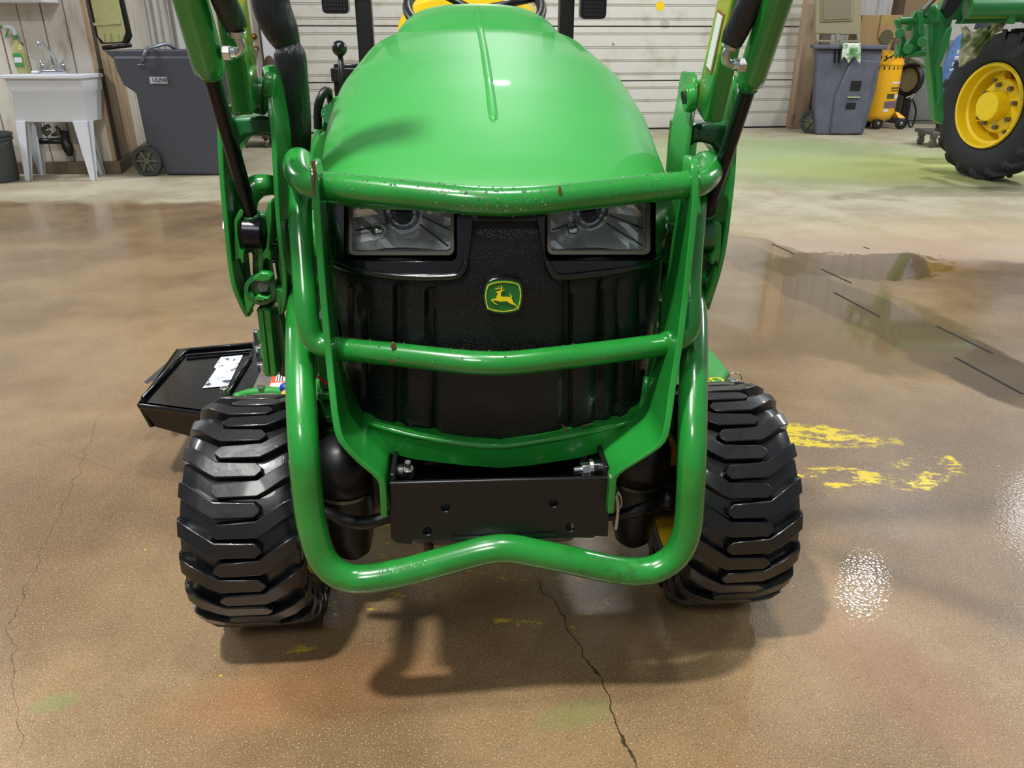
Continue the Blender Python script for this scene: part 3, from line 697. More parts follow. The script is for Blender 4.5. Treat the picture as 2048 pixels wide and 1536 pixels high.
# plywood / cardboard sheet
kr = NT('kraft_board'); n_ = kr.noise(2.2, 4, .6)
kr.set(Base_Color=kr.mix(kr.ramp(n_, .45, .7), lin((150, 122, 80)), lin((156, 152, 60))), Roughness=.7)
cb2 = thing('cardboard_box', Vector((Wd(1760, 60, d1+1.35).x, d1+1.2, 0)), 'tan cardboard box with yellow overspray standing behind the right hand grey bin', 'box')
a, b = Wd(1725, 30, d1+1.35), Wd(1797, 30, d1+1.35)
mk('panel', box(a.x, b.x, d1+1.35, d1+1.7, 0, a.z), kr.m, cb2, bev=.006)
mk('flap', box(a.x+.25, b.x+.05, d1+1.33, d1+1.35, a.z-.28, a.z+.0), kr.m, cb2, bev=.003)
oil = mk('stain', lathe([(0, 0), (.09, 0), (.09, .003), (0, .003)], Wd(1773, 74, d1+1.325), (0, -1, 0), 18), simple('dark_stain', (80, 76, 50), .7), cb2)
# stacked cartons top right of it
ct = thing('carton_stack', Vector((Wd(1850, 20, d1+2).x, d1+2, 0)), 'stack of brown cartons with white print behind the loader of the far tractor', 'boxes')
for (x0, x1, y0, y1, dd) in ((1818, 1848, -30, 46, 1.8), (1846, 1876, -20, 30, 1.9)):
    a, b = Wd(x0, y0, d1+dd), Wd(x1, y1, d1+dd)
    mk('carton', box(a.x, b.x, d1+dd, d1+dd+.4, 0 if x0 < 1840 else b.z, a.z), simple('carton_brown', (128, 104, 78) if x0 < 1840 else (176, 134, 96), .7), ct, bev=.006)
# ------------------------------------------------------------------ yellow portable tank
dk = Fl(1770, 262).y+.12
def Kp(px, py, d=dk): return Wd(px, py, d)
xc = Kp(1777, 180).x; rt = (Kp(1812, 180).x-Kp(1742, 180).x)/2; zt_ = Kp(1780, 104).z; zb_ = Kp(1780, 248).z; yk = dk+.25
tank = thing('wheeled_tank', (xc, yk, 0), 'tall yellow tank on small wheels between the grey bin and far tractor', 'tank')
yel2 = simple('warm_yellow_plastic', (238, 176, 16), .4, coat=.3)
mk('body', lathe([(0, zb_), (rt*.5, zb_+.01), (rt*.85, zb_+.05), (rt, zb_+.12), (rt, zt_-.16), (rt*1.05, zt_-.155), (rt*1.05, zt_-.13), (rt*1.0, zt_-.12), (rt*1.0, zt_), (rt*.9, zt_+.01), (0, zt_+.01)], (xc, yk, 0), (0, 0, 1), 40), yel2, tank, smooth=True, auto=40)
for row, zz in enumerate((zt_-.06, zt_-.19)):
    for k in range(8):
        a = R(-90-52+k*15); rr_ = rt*1.005
        c = Vector((xc+rr_*math.cos(a), yk+rr_*math.sin(a), zz)); n = Vector((math.cos(a), math.sin(a), 0)); e = Vector((-n.y, n.x, 0))
        mk('vent_slot', hexa([c-e*.008-Vector((0,0,.018)), c+e*.008-Vector((0,0,.018)), c+e*.008-n*.01-Vector((0,0,.018)), c-e*.008-n*.01-Vector((0,0,.018))], [c-e*.008+Vector((0,0,.018)), c+e*.008+Vector((0,0,.018)), c+e*.008-n*.01+Vector((0,0,.018)), c-e*.008-n*.01+Vector((0,0,.018))]), M['slot'], tank)
def curved(name, a0, a1, z0, z1, mat, off=.004):
    V = []; F = []; n = 8
    for i in range(n+1):
        a = R(a0+(a1-a0)*i/n)
        for rr2 in (rt+off, rt-.01):
            for z_ in (z0, z1): V.append(Vector((xc+rr2*math.cos(a), yk+rr2*math.sin(a), z_)))
    for i in range(n):
        b = i*4; c = b+4; F += [(b, c, c+1, b+1), (b+2, b+3, c+3, c+2), (b+1, c+1, c+3, b+3), (b, b+2, c+2, c)]
    F += [(0, 1, 3, 2), (n*4, n*4+2, n*4+3, n*4+1)]
    return mk(name, (V, F), mat, tank)
zz = lambda py: Kp(1790, py).z
lm = simple('olive_black_label', (74, 70, 40), .5); lp2 = simple('purple_grey_label', (104, 90, 100), .5)
curved('label', -78, -35, zz(168), zz(164), M['label']); curved('label', -78, -42, zz(178), zz(175), lm); curved('label', -78, -42, zz(183), zz(181), lm)
curved('label', -88, -60, zz(198), zz(188), lm); curved('label', -58, -32, zz(198), zz(190), M['label']); curved('label', -92, -40, zz(217), zz(203), lp2); curved('label', -92, -76, zz(224), zz(219), M['label'])
for (px, sx) in ((1755, -1), (1802, 1)):
    c = Kp(px, 256, dk+.05); 
    w_ = mk('caster', lathe([(0, -.025), (.055, -.025), (.07, -.018), (.07, .018), (.055, .025), (.03, .025), (0, .03)], (c.x, dk+.08, .07), (-.2*sx, -1, 0), 22), M['blackm'], tank, smooth=True, auto=40)
    mk('caster_hub', lathe([(0, .035), (.025, .034), (.03, .02)], (c.x, dk+.08, .07), (-.2*sx, -1, 0), 14), M['steel'], w_, smooth=True)
    mk('foot', hexa([(c.x-.05, dk+.06, .14), (c.x+.05, dk+.06, .14), (c.x+.05, dk+.3, .14), (c.x-.05, dk+.3, .14)], [(c.x-.02-sx*.06, dk+.12, .21), (c.x+.02-sx*.06, dk+.12, .21), (c.x+.05-sx*.06, dk+.3, .21), (c.x-.05-sx*.06, dk+.3, .21)]), yel2, tank, bev=.006)
mk('caster', cyl((xc-.02, yk+.2, .06), (xc+.03, yk+.2, .06), .06, 18), M['blackm'], tank)
mk('top_handle', tube([Kp(1785, 100), Kp(1792, 84), Kp(1800, 74), Kp(1806, 84)], [.03, .04, .03, .02], 10, 3), simple('dark_red_brown', (90, 60, 54), .5), tank, smooth=True)
mk('air_hose', tube([Kp(1768, 122, dk-.0), Kp(1780, 114, dk-.06), Kp(1795, 108, dk-.02), Kp(1810, 116, dk+.1)], .008, 8, 4), M['slot'], tank, smooth=True)
# hand truck / hoses beside the tank
ht = thing('hose_reel', (Kp(1830, 250).x, dk+.35, 0), 'black wheel and coiled hoses hanging on a grey stand right of the yellow tank', 'hose reel')
cw = Kp(1822, 160, dk+.35)
mk('wheel', lathe([(.15, -.04), (.19, -.04), (.21, 0), (.19, .04), (.15, .04)], (cw.x, dk+.4, cw.z), (-.9, -.5, 0), 32, closed=True), M['blackm'], ht, smooth=True)
mk('disc', lathe([(0, .0), (.15, .01), (.15, -.01), (0, -.01)], (cw.x, dk+.4, cw.z), (-.9, -.5, 0), 24), simple('khaki_metal', (128, 122, 90), .5), ht)
mk('stand', box(cw.x+.0, cw.x+.10, dk+.42, dk+.47, 0, cw.z), M['blackm'], ht, bev=.004)
mk('arm', tube([Kp(1812, 196, dk+.3), Kp(1830, 188, dk+.3), Kp(1850, 172, dk+.3)], .012, 8), M['steel'], ht)
mk('ball', sphere(Kp(1822, 196, dk+.3), .035), M['steel'], ht, smooth=True)
mk('hose', tube([Kp(1826, 200, dk+.28), Kp(1832, 225, dk+.28), Kp(1822, 255, dk+.28), Kp(1812, 230, dk+.28), Kp(1820, 205, dk+.28)], .012, 8, 5), M['blackm'], ht, smooth=True)
mk('exhaust_hose', tube([Kp(1822, 116, dk+.3), Kp(1840, 124, dk+.3), Kp(1858, 136, dk+.3)], .035, 12, 3), simple('grey_hose', (120, 118, 104), .6), ht, smooth=True)
# grey sheet metal cabinet behind
gs = thing('metal_cabinet', Vector((Wd(1870, 240, dk+.9).x, dk+1.0, 0)), 'grey sheet metal cabinet behind the hose reel and the far loader', 'cabinet')
a, b = Wd(1818, 130, dk+.8), Wd(1905, 80, dk+.8)
cabm = dirty('grey_cabinet_steel', (112, 114, 112), (84, 80, 70), .4, .3)
mk('body', box(a.x, b.x+.6, dk+.8, dk+1.15, 0, b.z), cabm, gs, bev=.01)
mk('door', box(a.x+.03, b.x-.05, dk+.78, dk+.8, .05, b.z-.05), cabm, gs, bev=.004)
mk('door', box(b.x-.03, b.x+.55, dk+.78, dk+.8, .05, b.z-.05), cabm, gs, bev=.004)
# ------------------------------------------------------------------ far tractor
fb = Fl(1975, 357); FO = Vector((Wd(1984, 300, fb.y+.02).x, fb.y+.02, 0))
ang = R(-38)                                   # wheel axle outward direction
nx_ = Vector((-.97, -.243, 0)); fx_ = Vector((.243, -.97, 0))
FR = .585
far = thing('farm_tractor', FO, 'large green farm tractor with yellow wheels and raised front loader parked at the far right', 'tractor')
WC = FO+Vector((0, 0, FR))
tw = .30
ft = mk('tire', lathe([(FR*.56, .5*tw-.02), (FR*.62, .5*tw+.01), (FR*.80, .5*tw+.02), (FR*.92, .5*tw-.01), (FR*.96, .3*tw), (FR*.97, 0), (FR*.96, -.3*tw), (FR*.92, -.5*tw), (FR*.8, -.5*tw-.02), (FR*.56, -.5*tw+.02)], WC, nx_, 56, closed=True), M['farrubber'], far, smooth=True, auto=60)
pr = []
for side in (-1, 1):
    for k in range(20):
        a0 = 2*math.pi*(k+(.5 if side > 0 else 0))/20
        sec = []
        for (t_, aa_, r0, r1) in ((.54, -.16, .84, .93), (.46, -.12, .9, .985), (.25, .0, .95, 1.0), (-.04, .12, .96, 1.0)):
            for (ds, rr_) in ((-.05, r0), (-.035, r1), (.035, r1), (.05, r0)):
                a = a0+aa_+ds; d = fx_*math.cos(a)+Vector((0, 0, 1))*math.sin(a)
                sec.append(WC+nx_*tw*t_*side+d*FR*rr_)
        n = len(sec)//4; F = []
        for i in range(n-1):
            for q_ in range(3): F.append((i*4+q_, i*4+q_+1, i*4+5+q_, i*4+4+q_))
        F += [(0, 1, 2, 3), (n*4-4, n*4-1, n*4-2, n*4-3)]
        pr.append((sec, F))
tag(mk('tread_lug', join(*pr), M['farrubber'], ft), kind='stuff')
rim = mk('rim', lathe([(FR*.575, .5*tw), (FR*.56, .5*tw+.015), (FR*.53, .5*tw+.01), (FR*.51, .5*tw-.03), (FR*.505, .28*tw), (FR*.47, .25*tw), (FR*.46, -.2*tw), (FR*.44, -.32*tw), (0, -.34*tw), (0, -.5*tw), (FR*.5, -.5*tw), (FR*.575, -.4*tw)], WC, nx_, 48), M['yellow'], far, smooth=True, auto=35)
mk('wheel_disc', lathe([(FR*.36, -.36*tw), (FR*.36, .10*tw), (FR*.34, .14*tw), (0, .14*tw)], WC, nx_, 36), M['yellow'], far, smooth=True, auto=35)
mk('hub', lathe([(FR*.20, .1*tw), (FR*.20, .50*tw), (FR*.19, .54*tw), (0, .54*tw)], WC, nx_, 36), M['yellow'], far, smooth=True, auto=35)
for k in range(8):
    a = 2*math.pi*k/8+.2; d = fx_*math.cos(a)+Vector((0, 0, 1))*math.sin(a); c = WC+d*FR*.285
    mk('wheel_bolt', cyl(c+nx_*.15*tw, c+nx_*.26*tw, .020, 6), M['steel'], far)
    if k % 2 == 0:
        d2 = fx_*math.cos(a+.2)+Vector((0, 0, 1))*math.sin(a+.2); e = d2.cross(nx_); c = WC+d2*FR*.38
        lug = mk('rim_lug', hexa([c-e*.06-d2*.08-nx_*.05, c+e*.06-d2*.08-nx_*.05, c+e*.06+d2*.05-nx_*.05, c-e*.06+d2*.05-nx_*.05], [c-e*.05-d2*.08+nx_*.03, c+e*.05-d2*.08+nx_*.03, c+e*.05+d2*.05+nx_*.015, c-e*.05+d2*.05+nx_*.015]), M['yellow'], far, bev=.01)
        mk('bolt', cyl(c+nx_*.015-e*.025, c+nx_*.045-e*.025, .016, 6), M['steel'], lug)
# fender
V = []; F = []
for i in range(13):
    a = R(108-120*i/12); d = fx_*math.cos(a)*1+Vector((0, 0, 1))*math.sin(a)
    for (s_, rr_) in ((.20, 1.20), (.24, 1.13), (-.24, 1.17), (-.24, 1.15), (.20, 1.175)):
        V.append(WC+d*FR*rr_+nx_*s_)
for i in range(12):
    for q_ in range(5): F.append((i*5+q_, i*5+(q_+1) % 5, i*5+5+(q_+1) % 5, i*5+5+q_))
mk('fender', (V, F), simple('grey_fender', (112, 112, 128), .4), far, smooth=True, auto=40)
fyd = FO.y-.55
def G(pts, d, th, name='loader_plate', mat=None, bev=.006, holes=()): return mk(name, wp(pts, d, th, None, holes), mat or M['fgreen'], far, bev=bev)
def T(pts, d, r, name='loader_tube', mat=None, sub=0): return mk(name, tube([Wd(x, y, d) for x, y in pts], r, 14, sub), mat or M['fgreen'], far, smooth=True, auto=50)
# loader boom
G([(1905, 40), (1945, -30), (2120, -30), (2120, 12), (1960, 12), (1938, 38)], FO.y-.35, .14, 'loader_boom')
T([(1935, 16), (2120, 14)], FO.y-.45, .075, 'boom_tube')
G([(1922, 48), (2120, 42), (2120, 32), (1930, 34)], FO.y-.38, .10, 'boom_rail')
G([(2022, 16), (2034, 12), (2030, 48), (2016, 48)], FO.y-.5, .03, 'boom_bracket')
G([(1856, 50), (1900, -10), (1920, -40), (1955, -40), (1905, 40), (1894, 80), (1870, 130), (1868, 180), (1882, 205), (1886, 250), (1872, 240), (1860, 140)], FO.y-.45, .09, 'loader_arm')
G([(1858, 45), (1866, 45), (1868, 120), (1882, 238), (1871, 243), (1860, 130)], FO.y-.52, .03, 'arm_gusset')
G([(1892, 60), (1906, 52), (1898, 90), (1880, 132), (1884, 195), (1878, 210), (1872, 130), (1878, 100)], FO.y-.56, .03, 'arm_gusset')
G([(1868, 132), (1884, 132), (1888, 240), (1876, 246)], FO.y-.36, .06, 'arm_foot')
G([(1886, 20), (1902, -20), (1940, -20), (1915, 20), (1898, 38)], FO.y-.62, .05, 'hose_guard', M['blackm'])
# quick-attach carrier
G([(1790, 40), (1800, 38), (1812, 80), (1800, 115), (1796, 110), (1804, 80)], FO.y-.55, .04, 'carrier_plate')
G([(1812, 60), (1832, 22), (1846, 20), (1848, 60), (1846, 96), (1828, 112), (1792, 114), (1796, 88), (1810, 96), (1826, 70), (1834, 40), (1822, 62)], FO.y-.52, .05, 'carrier_plate')
G([(1838, 20), (1846, 22), (1850, 66), (1846, 90), (1840, 60)], FO.y-.60, .03, 'carrier_plate')
T([(1798, 42), (1856, 40)], FO.y-.5, .026, 'carrier_tube')
T([(1812, 108), (1850, 106)], FO.y-.53, .026, 'carrier_tube')
T([(1848, 34), (1862, 18), (1864, 44)], FO.y-.48, .05, 'pivot', sub=3)
T([(1845, 22), (1855, 12), (1868, -2)], FO.y-.55, .018, 'cylinder_rod', M['steel'])
for (x, y) in ((1816, 98), (1844, 84), (1800, 66)): mk('pin', cyl(Wd(x, y, FO.y-.66), Wd(x, y, FO.y-.5), .034, 14), M['fgreen'], far, bev=.004)
# engine side and far parts of the machine that show behind the wheel
mk('axle', cyl(WC-nx_*.1, WC-nx_*.7, .09, 16), M['fgreen'], far)
# crumpled plastic sheet over the tyre
V = []; F = []; nx, ny = 26, 14; rs = random.Random(5)
for j in range(ny+1):
    for i in range(nx+1):
        u, v = i/nx, j/ny
        x = 1925+88*u+v*(-8+0*u); y = 50+10*math.sin(u*5)+v*(64*(1-u)**1.3+20)
        n = noise.noise(Vector((u*7, v*7, 2)))
        V.append(Wd(x+n*5, y+noise.noise(Vector((u*6, v*6, 9)))*6, FO.y+.5*max(0, (1990-x)/101)-.24+.05*n))
for j in range(ny):
    for i in range(nx): a = j*(nx+1)+i; F.append((a, a+1, a+nx+2, a+nx+1))
cm = NT('crumpled_film'); cm.set(Base_Color=cm.mix(cm.ramp(cm.noise(6, 4), .45, .6), lin((190, 188, 160)), lin((84, 110, 56))), Roughness=.15, Transmission_Weight=.25)
o = mk('plastic_sheet', (V, F), cm.m, smooth=True); m_ = o.modifiers.new('s', 'SOLIDIFY'); m_.thickness = .003
tag(o, 'crumpled clear and green plastic sheet hanging over the front tyre of the far tractor', 'plastic sheet')
# wheel dolly behind the tyre
dl = thing('floor_dolly', Fl(1862, 292), 'low grey steel dolly on casters on the floor left of the far tractor tyre', 'dolly')
a = Fl(1862, 294)
mk('deck', box(a.x-.07, a.x+.35, a.y-.12, a.y+.3, .13, .17), M['steel'], dl, bev=.006)
for (x_, y_) in ((a.x-.02, a.y-.05), (a.x+.26, a.y-.05), (a.x-.02, a.y+.22)):
    c_ = mk('caster', lathe([(0, -.02), (.04, -.02), (.05, -.01), (.05, .01), (.04, .02), (0, .02)], (x_, y_, .05), (.5, -1, 0), 18), M['steel'], dl, smooth=True, auto=40)
    mk('fork', box(x_-.03, x_+.03, y_-.03, y_+.03, .09, .135), M['steel'], c_, bev=.004)
jk = mk('wooden_block', box(a.x+.05, a.x+.2, a.y-.05, a.y+.1, .1705, .27), simple('red_brown_wood', (122, 72, 44), .7), bev=.01); tag(jk, 'small red brown wooden block sitting on the low steel dolly', 'block')
# person crouching behind the tyre, only a blue sleeve and side show
pe = thing('person', Vector((FO.x-.25, FO.y+.95, 0)), 'person in blue clothing with white print crouching behind the far tractor tyre', 'person')
def skin(name, pts, edges, rad, mat, parent, sub=2):
    me = bpy.data.meshes.new(name); off = ROFF.get(parent, Vector())
    me.from_pydata([tuple(Vector(p)-off) for p in pts], edges, []); o = bpy.data.objects.new(name, me); COL.objects.link(o)
    m1 = o.modifiers.new('skin', 'SKIN'); m1.use_smooth_shade = True
    for i, v in enumerate(me.skin_vertices[0].data):
        v.radius = (rad[i], rad[i]) if not isinstance(rad[i], tuple) else rad[i]; v.use_root = (i == 0)
    m2 = o.modifiers.new('sub', 'SUBSURF'); m2.levels = sub; m2.render_levels = sub
    me.materials.append(mat); o.parent = parent; ROFF[o] = off; return o
pd = FO.y+.95
B = lambda px, py, dd=0: Wd(px, py, pd+dd)
hip = B(1925, 215); ch = B(1935, 110); nk = B(1950, 62)
denim = NT('blue_sweatshirt'); nn = denim.noise(14, 3); denim.set(Base_Color=denim.mix(nn, lin((44, 70, 112)), lin((86, 116, 160))), Roughness=.85)
pts = [hip, B(1928, 160), ch, nk, B(1918, 95), B(1902, 140, -.1), B(1895, 178, -.18), B(1975, 90), B(1990, 140), B(1985, 170, -.1),
       B(1905, 228, -.1), B(1900, 262, .05), B(1950, 225, -.1), B(1948, 262, .05)]
ed = [(0,1),(1,2),(2,3),(2,4),(4,5),(5,6),(2,7),(7,8),(8,9),(0,10),(10,11),(0,12),(12,13)]
skin('body', pts, ed, [.16,.17,.17,.07,.10,.075,.06,.1,.075,.05,.10,.06,.10,.06], denim.m, pe)
hd = B(1972, 66)
skn = simple('skin', (186, 132, 104), .5)
mk('head', xf(sphere((0,0,0), .1, 20, 14), Matrix.Translation(hd) @ Matrix.Diagonal((.8, .95, 1.18, 1))), skn, pe, smooth=True)
mk('cap', xf(lathe([(.104, 0), (.1, .05), (.06, .095), (0, .108)], (0, 0, 0), (0, 0, 1), 20), Matrix.Translation(hd+Vector((0, 0, .03)))), simple('dark_cap', (40, 44, 50), .8), pe, smooth=True)
for k, (x, y) in enumerate(((1903, 152), (1908, 140), (1913, 128), (1918, 116), (1899, 160), (1922, 106))):
    c = B(x, y, -.17)
    mk('sleeve_print', xf(box(-.035, .035, -.0, .012, -.016, .016), Matrix.Translation(c) @ Matrix.Rotation(R(-28+k*9), 4, 'Y')), M['white'], pe, bev=.004)
# ================================================================== the compact tractor
tr = bpy.data.objects.new('compact_tractor', None); COL.objects.link(tr); tr.location = TO; tr.rotation_euler = (0, 0, TY)
tag(tr, 'wet green compact tractor with black grille, tubular front guard and loader arms, facing the camera', 'tractor')
ROFF[tr] = Vector((0, 0, 0))
V3 = Vector
def lerp(a, b, t): return a+(b-a)*t
def interp(tab, x):
    if x <= tab[0][0]: return tab[0][1]
    for (a, fa), (b, fb_) in zip(tab[:-1], tab[1:]):
        if x <= b: return fa+(fb_-fa)*(x-a)/(b-a)
    return tab[-1][1]
# ---- fascia surface
YC = [(.38, -.215), (.55, -.232), (.75, -.232), (.83, -.215), (.90, -.195)]
HW = .268
def Yf(x, z):
    u = min(abs(x)/HW, 1.0)
    return interp(YC, z)+.045*u**2+.055*u**7
def G0(px, py, off=0.0, chan=False):
    Y = -.2
    for _ in range(7):
        p = L(px, py, Y); Y = Yf(p.x, p.z)
    p = L(px, py, Y); 
    return V3((p.x, p.y+off, p.z))
# grille face with recessed channels
CH_L = [((705, 565), (712, 850), 17), ((726, 570), (738, 860), 14), ((797, 570), (800, 870), 22), ((862, 575), (866, 876), 18)]
CH_R = [((1134, 560), (1130, 868), 24), ((1200, 560), (1192, 858), 18), ((1240, 560), (1230, 850), 16), ((1284, 555), (1264, 840), 16)]
def chan(px, py):
    d = 0
    for (a, b, w) in CH_L+CH_R:
        if py < a[1]: continue
        t = (py-a[1])/(b[1]-a[1]); cx = a[0]+(b[0]-a[0])*t
        e = (w/2-abs(px-cx))/4.0
        d = max(d, min(1, max(0, e)))
        # stepped edge of the channel
    return d
go = [(664, 528), (720, 545), (800, 556), (905, 556), (925, 545), (934, 520), (941, 470), (944, 436), (1074, 432), (1080, 470), (1088, 515), (1098, 545), (1115, 556), (1200, 548), (1280, 535), (1322, 518),
      (1316, 600), (1306, 660), (1294, 740), (1288, 800), (1278, 822), (1240, 838), (1236, 830), (1190, 842), (1186, 852), (1120, 866), (1115, 858), (1060, 868), (1000, 876), (940, 872), (880, 864), (876, 856), (826, 848), (822, 856), (764, 848), (760, 838), (722, 830), (706, 806), (699, 760), (690, 690), (676, 610)]
mk('grille', panel(go, lambda x, y: G0(x, y, .009*chan(x, y)-.002), lambda x, y: G0(x, y, .05), 9), M['grille'], tr, smooth=True, auto=50)
# headlight surrounds
def surf(name, pts, off, th, mat, parent=tr, step=14, bev=0, holes=(), smooth=True):
    return mk(name, panel(pts, lambda x, y: G0(x, y, off), lambda x, y: G0(x, y, off+th), step, holes), mat, parent, smooth=smooth and not bev, bev=bev, auto=40)
HL = rrect(697, 908, 392, 512, 12, 3); HR = rrect(1095, 1302, 388, 511, 12, 3)
oL = [(655, 380), (668, 385), (920, 385), (945, 400), (944, 440), (941, 475), (934, 522), (924, 546), (904, 557), (800, 557), (720, 546), (676, 532), (665, 514), (662, 480)]
oR = [(1074, 400), (1090, 385), (1322, 380), (1332, 384), (1328, 440), (1326, 490), (1320, 518), (1300, 532), (1200, 549), (1116, 557), (1098, 546), (1088, 515), (1080, 470), (1073, 432)]
def surround(o, h, side):
    # outer rim stands proud, inner funnel runs back to the lamp
    a = surf('headlight_surround', o, -.012, .03, M['blackp'], bev=.006, holes=(h,))
    return a
sL = surround(oL, [(x, y) for x, y in rrect(690, 914, 388, 519, 14, 3)], -1); sR = surround(oR, [(x, y) for x, y in rrect(1088, 1308, 384, 518, 14, 3)], 1)
mk('centre_cap', panel([(925, 385), (1095, 385), (1090, 436), (1070, 440), (948, 440), (930, 436)], lambda x, y: G0(x, y, -.008), lambda x, y: G0(x, y, .03), 20), M['blackp'], tr, bev=.004)
# lip bar under each lamp
for pts in ([(674, 524), (720, 538), (800, 549), (900, 549), (922, 540), (932, 518)], [(1092, 518), (1102, 540), (1122, 549), (1200, 541), (1290, 526), (1316, 510)]):
    mk('surround_lip', tube([G0(x, y, -.013) for x, y in pts], .0055, 10, 4), M['blackp'], tr, smooth=True)
beige = simple('lens_gasket', (112, 108, 96), .5)
for (x0, x1, y0, y1, sgn) in ((697, 908, 392, 512, 1), (1095, 1302, 388, 511, -1)):
    hl = surf('headlight', rrect(x0, x1, y0, y1, 12, 4), .004, .012, beige, holes=(rrect(x0+7, x1-7, y0+7, y1-7, 9, 4),), bev=.002)
    # faceted reflector behind the lens
    V = []; F = []; nx, ny = 12, 7; rs = random.Random(x0)
    cx, cy = x0+(x1-x0)*(.5 if sgn > 0 else .45), y0+(y1-y0)*.40
    for j in range(ny+1):
        for i in range(nx+1):
            px = x0+4+(x1-x0-8)*i/nx; py = y0+4+(y1-y0-8)*j/ny
            d = math.hypot((px-cx)/105, (py-cy)/85)
            V.append(G0(px, py, .075-.05*min(1, d)**1.4+rs.uniform(-.0035, .0035)))
    for j in range(ny):
        for i in range(nx): a = j*(nx+1)+i; F.append((a, a+1, a+nx+2)); F.append((a, a+nx+2, a+nx+1))
    mk('reflector', (V, F), M['reflector'], hl)
    # housing walls behind the gasket
    hz = rrect(x0+3, x1-3, y0+3, y1-3, 10, 4); V = []; n = len(hz)
    for off in (.012, .085):
        V += [G0(x, y, off) for x, y in hz]
    mk('housing', (V, [(i, (i+1) % n, n+(i+1) % n, n+i) for i in range(n)]), M['reflector'], hl, smooth=True, auto=30)
    c = G0(cx, cy, .055)
    mk('bulb_ring', lathe([(.030, .012), (.031, -.004), (.026, -.008), (.025, .0)], c, (0, 1, 0), 28, closed=True), M['chrome'], hl, smooth=True, auto=40)
    mk('bulb_ring', lathe([(.019, .01), (.020, -.010), (.016, -.014), (.015, .0)], c, (0, 1, 0), 26, closed=True), M['chrome'], hl, smooth=True, auto=40)
    mk('bulb', lathe([(.011, .02), (.0115, -.012), (.009, -.022), (0, -.026)], c, (0, 1, 0), 20), M['rod'], hl, smooth=True)
    bl = G0(x0+55, y1-38, .045)
    mk('side_bulb', lathe([(.011, .01), (.012, -.008), (.008, -.014), (0, -.016)], bl, (0, 1, 0), 18), M['chrome'], hl, smooth=True)
    mk('lens', panel(rrect(x0+5, x1-5, y0+5, y1-5, 9, 4), lambda x, y: G0(x, y, .006), lambda x, y: G0(x, y, .009), 30), M['glass'], hl)
    for k, pts in enumerate(([(cx-30, cy+20), (x0+12, y1-45)], [(cx+35, cy+22), (x1-12, y1-14)], [(cx+40, cy+5), (x1-10, cy+25)])):
        mk('reflector_seam', tube([G0(*pts[0], .045), G0(*pts[1], .018)], .0012, 6), M['slot'], hl)
# ---- emblem
EX = lambda x: 930+x/12.8; EY = lambda y: 530+y/12.8
def E(pts, o, th, mat, name, parent, bev=0): 
    q = [(EX(a), EY(b)) for a, b in pts]
    c = G0(1006, 592)
    f = lambda x, y, dd=0: (lambda p: V3((p.x, c.y+o+dd, p.z)))(L(x, y, c.y+o))
    return mk(name, panel(q, lambda x, y: f(x, y), lambda x, y: f(x, y, th)), mat, parent, bev=bev, seg=2)
outer = [(520, 430), (640, 370), (780, 325), (1000, 305), (1220, 330), (1360, 370), (1450, 420), (1490, 560), (1505, 780), (1480, 1000), (1430, 1170), (1280, 1230), (980, 1275), (700, 1230), (545, 1170), (470, 1000), (430, 780), (460, 600)]
em = E(outer, -.016, .022, M['blackp'], 'emblem', tr, bev=.003)
gin = [(560, 480), (680, 430), (820, 400), (1000, 390), (1190, 402), (1320, 435), (1415, 485), (1455, 620), (1472, 780), (1450, 960), (1400, 1150), (1250, 1210), (980, 1248), (740, 1215), (565, 1150), (505, 960), (488, 780), (515, 610)]
E(gin, -.018, .004, simple('emblem_green', (18, 98, 40), .35), 'emblem_face', em)
ye = simple('emblem_yellow', (226, 214, 60), .4); ydr = simple('deer_yellow', (226, 206, 24), .4)
ro = [(580, 512), (700, 462), (840, 430), (1000, 420), (1160, 428), (1290, 460), (1385, 505), (1425, 640), (1436, 790), (1415, 950), (1365, 1112), (1230, 1170), (990, 1208), (760, 1178), (578, 1120), (535, 960), (518, 780), (540, 640)]
ri = [(606, 530), (712, 485), (845, 453), (1000, 444), (1155, 452), (1280, 482), (1365, 522), (1402, 645), (1412, 790), (1392, 945), (1347, 1095), (1222, 1148), (990, 1184), (768, 1155), (598, 1102), (558, 955), (542, 780), (563, 645)]
q = lambda pts: [(EX(a), EY(b)) for a, b in pts]
c_ = G0(1006, 592)
fE = lambda o: (lambda x, y: (lambda p: V3((p.x, c_.y+o, p.z)))(L(x, y, c_.y+o)))
mk('emblem_border', panel(q(ro), fE(-.0192), fE(-.017), None, (q(ri),)), ye, em)
deer = [(775, 700), (830, 672), (880, 655), (930, 648), (945, 640), (985, 640), (1015, 625), (990, 665), (948, 668), (925, 700), (915, 760), (925, 790), (960, 815), (1080, 815), (1150, 825), (1178, 815), (1155, 775), (1130, 740), (1150, 735), (1190, 785), (1205, 810), (1200, 832), (1185, 840), (1215, 900), (1240, 965), (1290, 1000), (1335, 1060), (1360, 1095), (1345, 1105), (1310, 1060), (1270, 1025), (1200, 1005), (1150, 985), (1100, 950), (1080, 930), (1000, 930), (920, 940), (860, 930), (790, 910), (740, 905), (715, 905), (740, 950), (790, 985), (835, 1005), (825, 1022), (780, 1005), (720, 960), (660, 890), (700, 875), (760, 865), (800, 855), (805, 810), (825, 760), (842, 712), (800, 714)]
ant = [(915, 512), (932, 520), (960, 570), (955, 620), (940, 655), (915, 650), (922, 632), (888, 612), (850, 610), (800, 627), (762, 635), (790, 607), (778, 578), (802, 592), (825, 600), (866, 592), (868, 575), (842, 540), (858, 540), (886, 578), (900, 598), (926, 608), (934, 590), (926, 555)]
mk('leaping_deer', join(panel(q(deer), fE(-.0195), fE(-.017)), panel(q(ant), fE(-.0195), fE(-.017))), ydr, em)
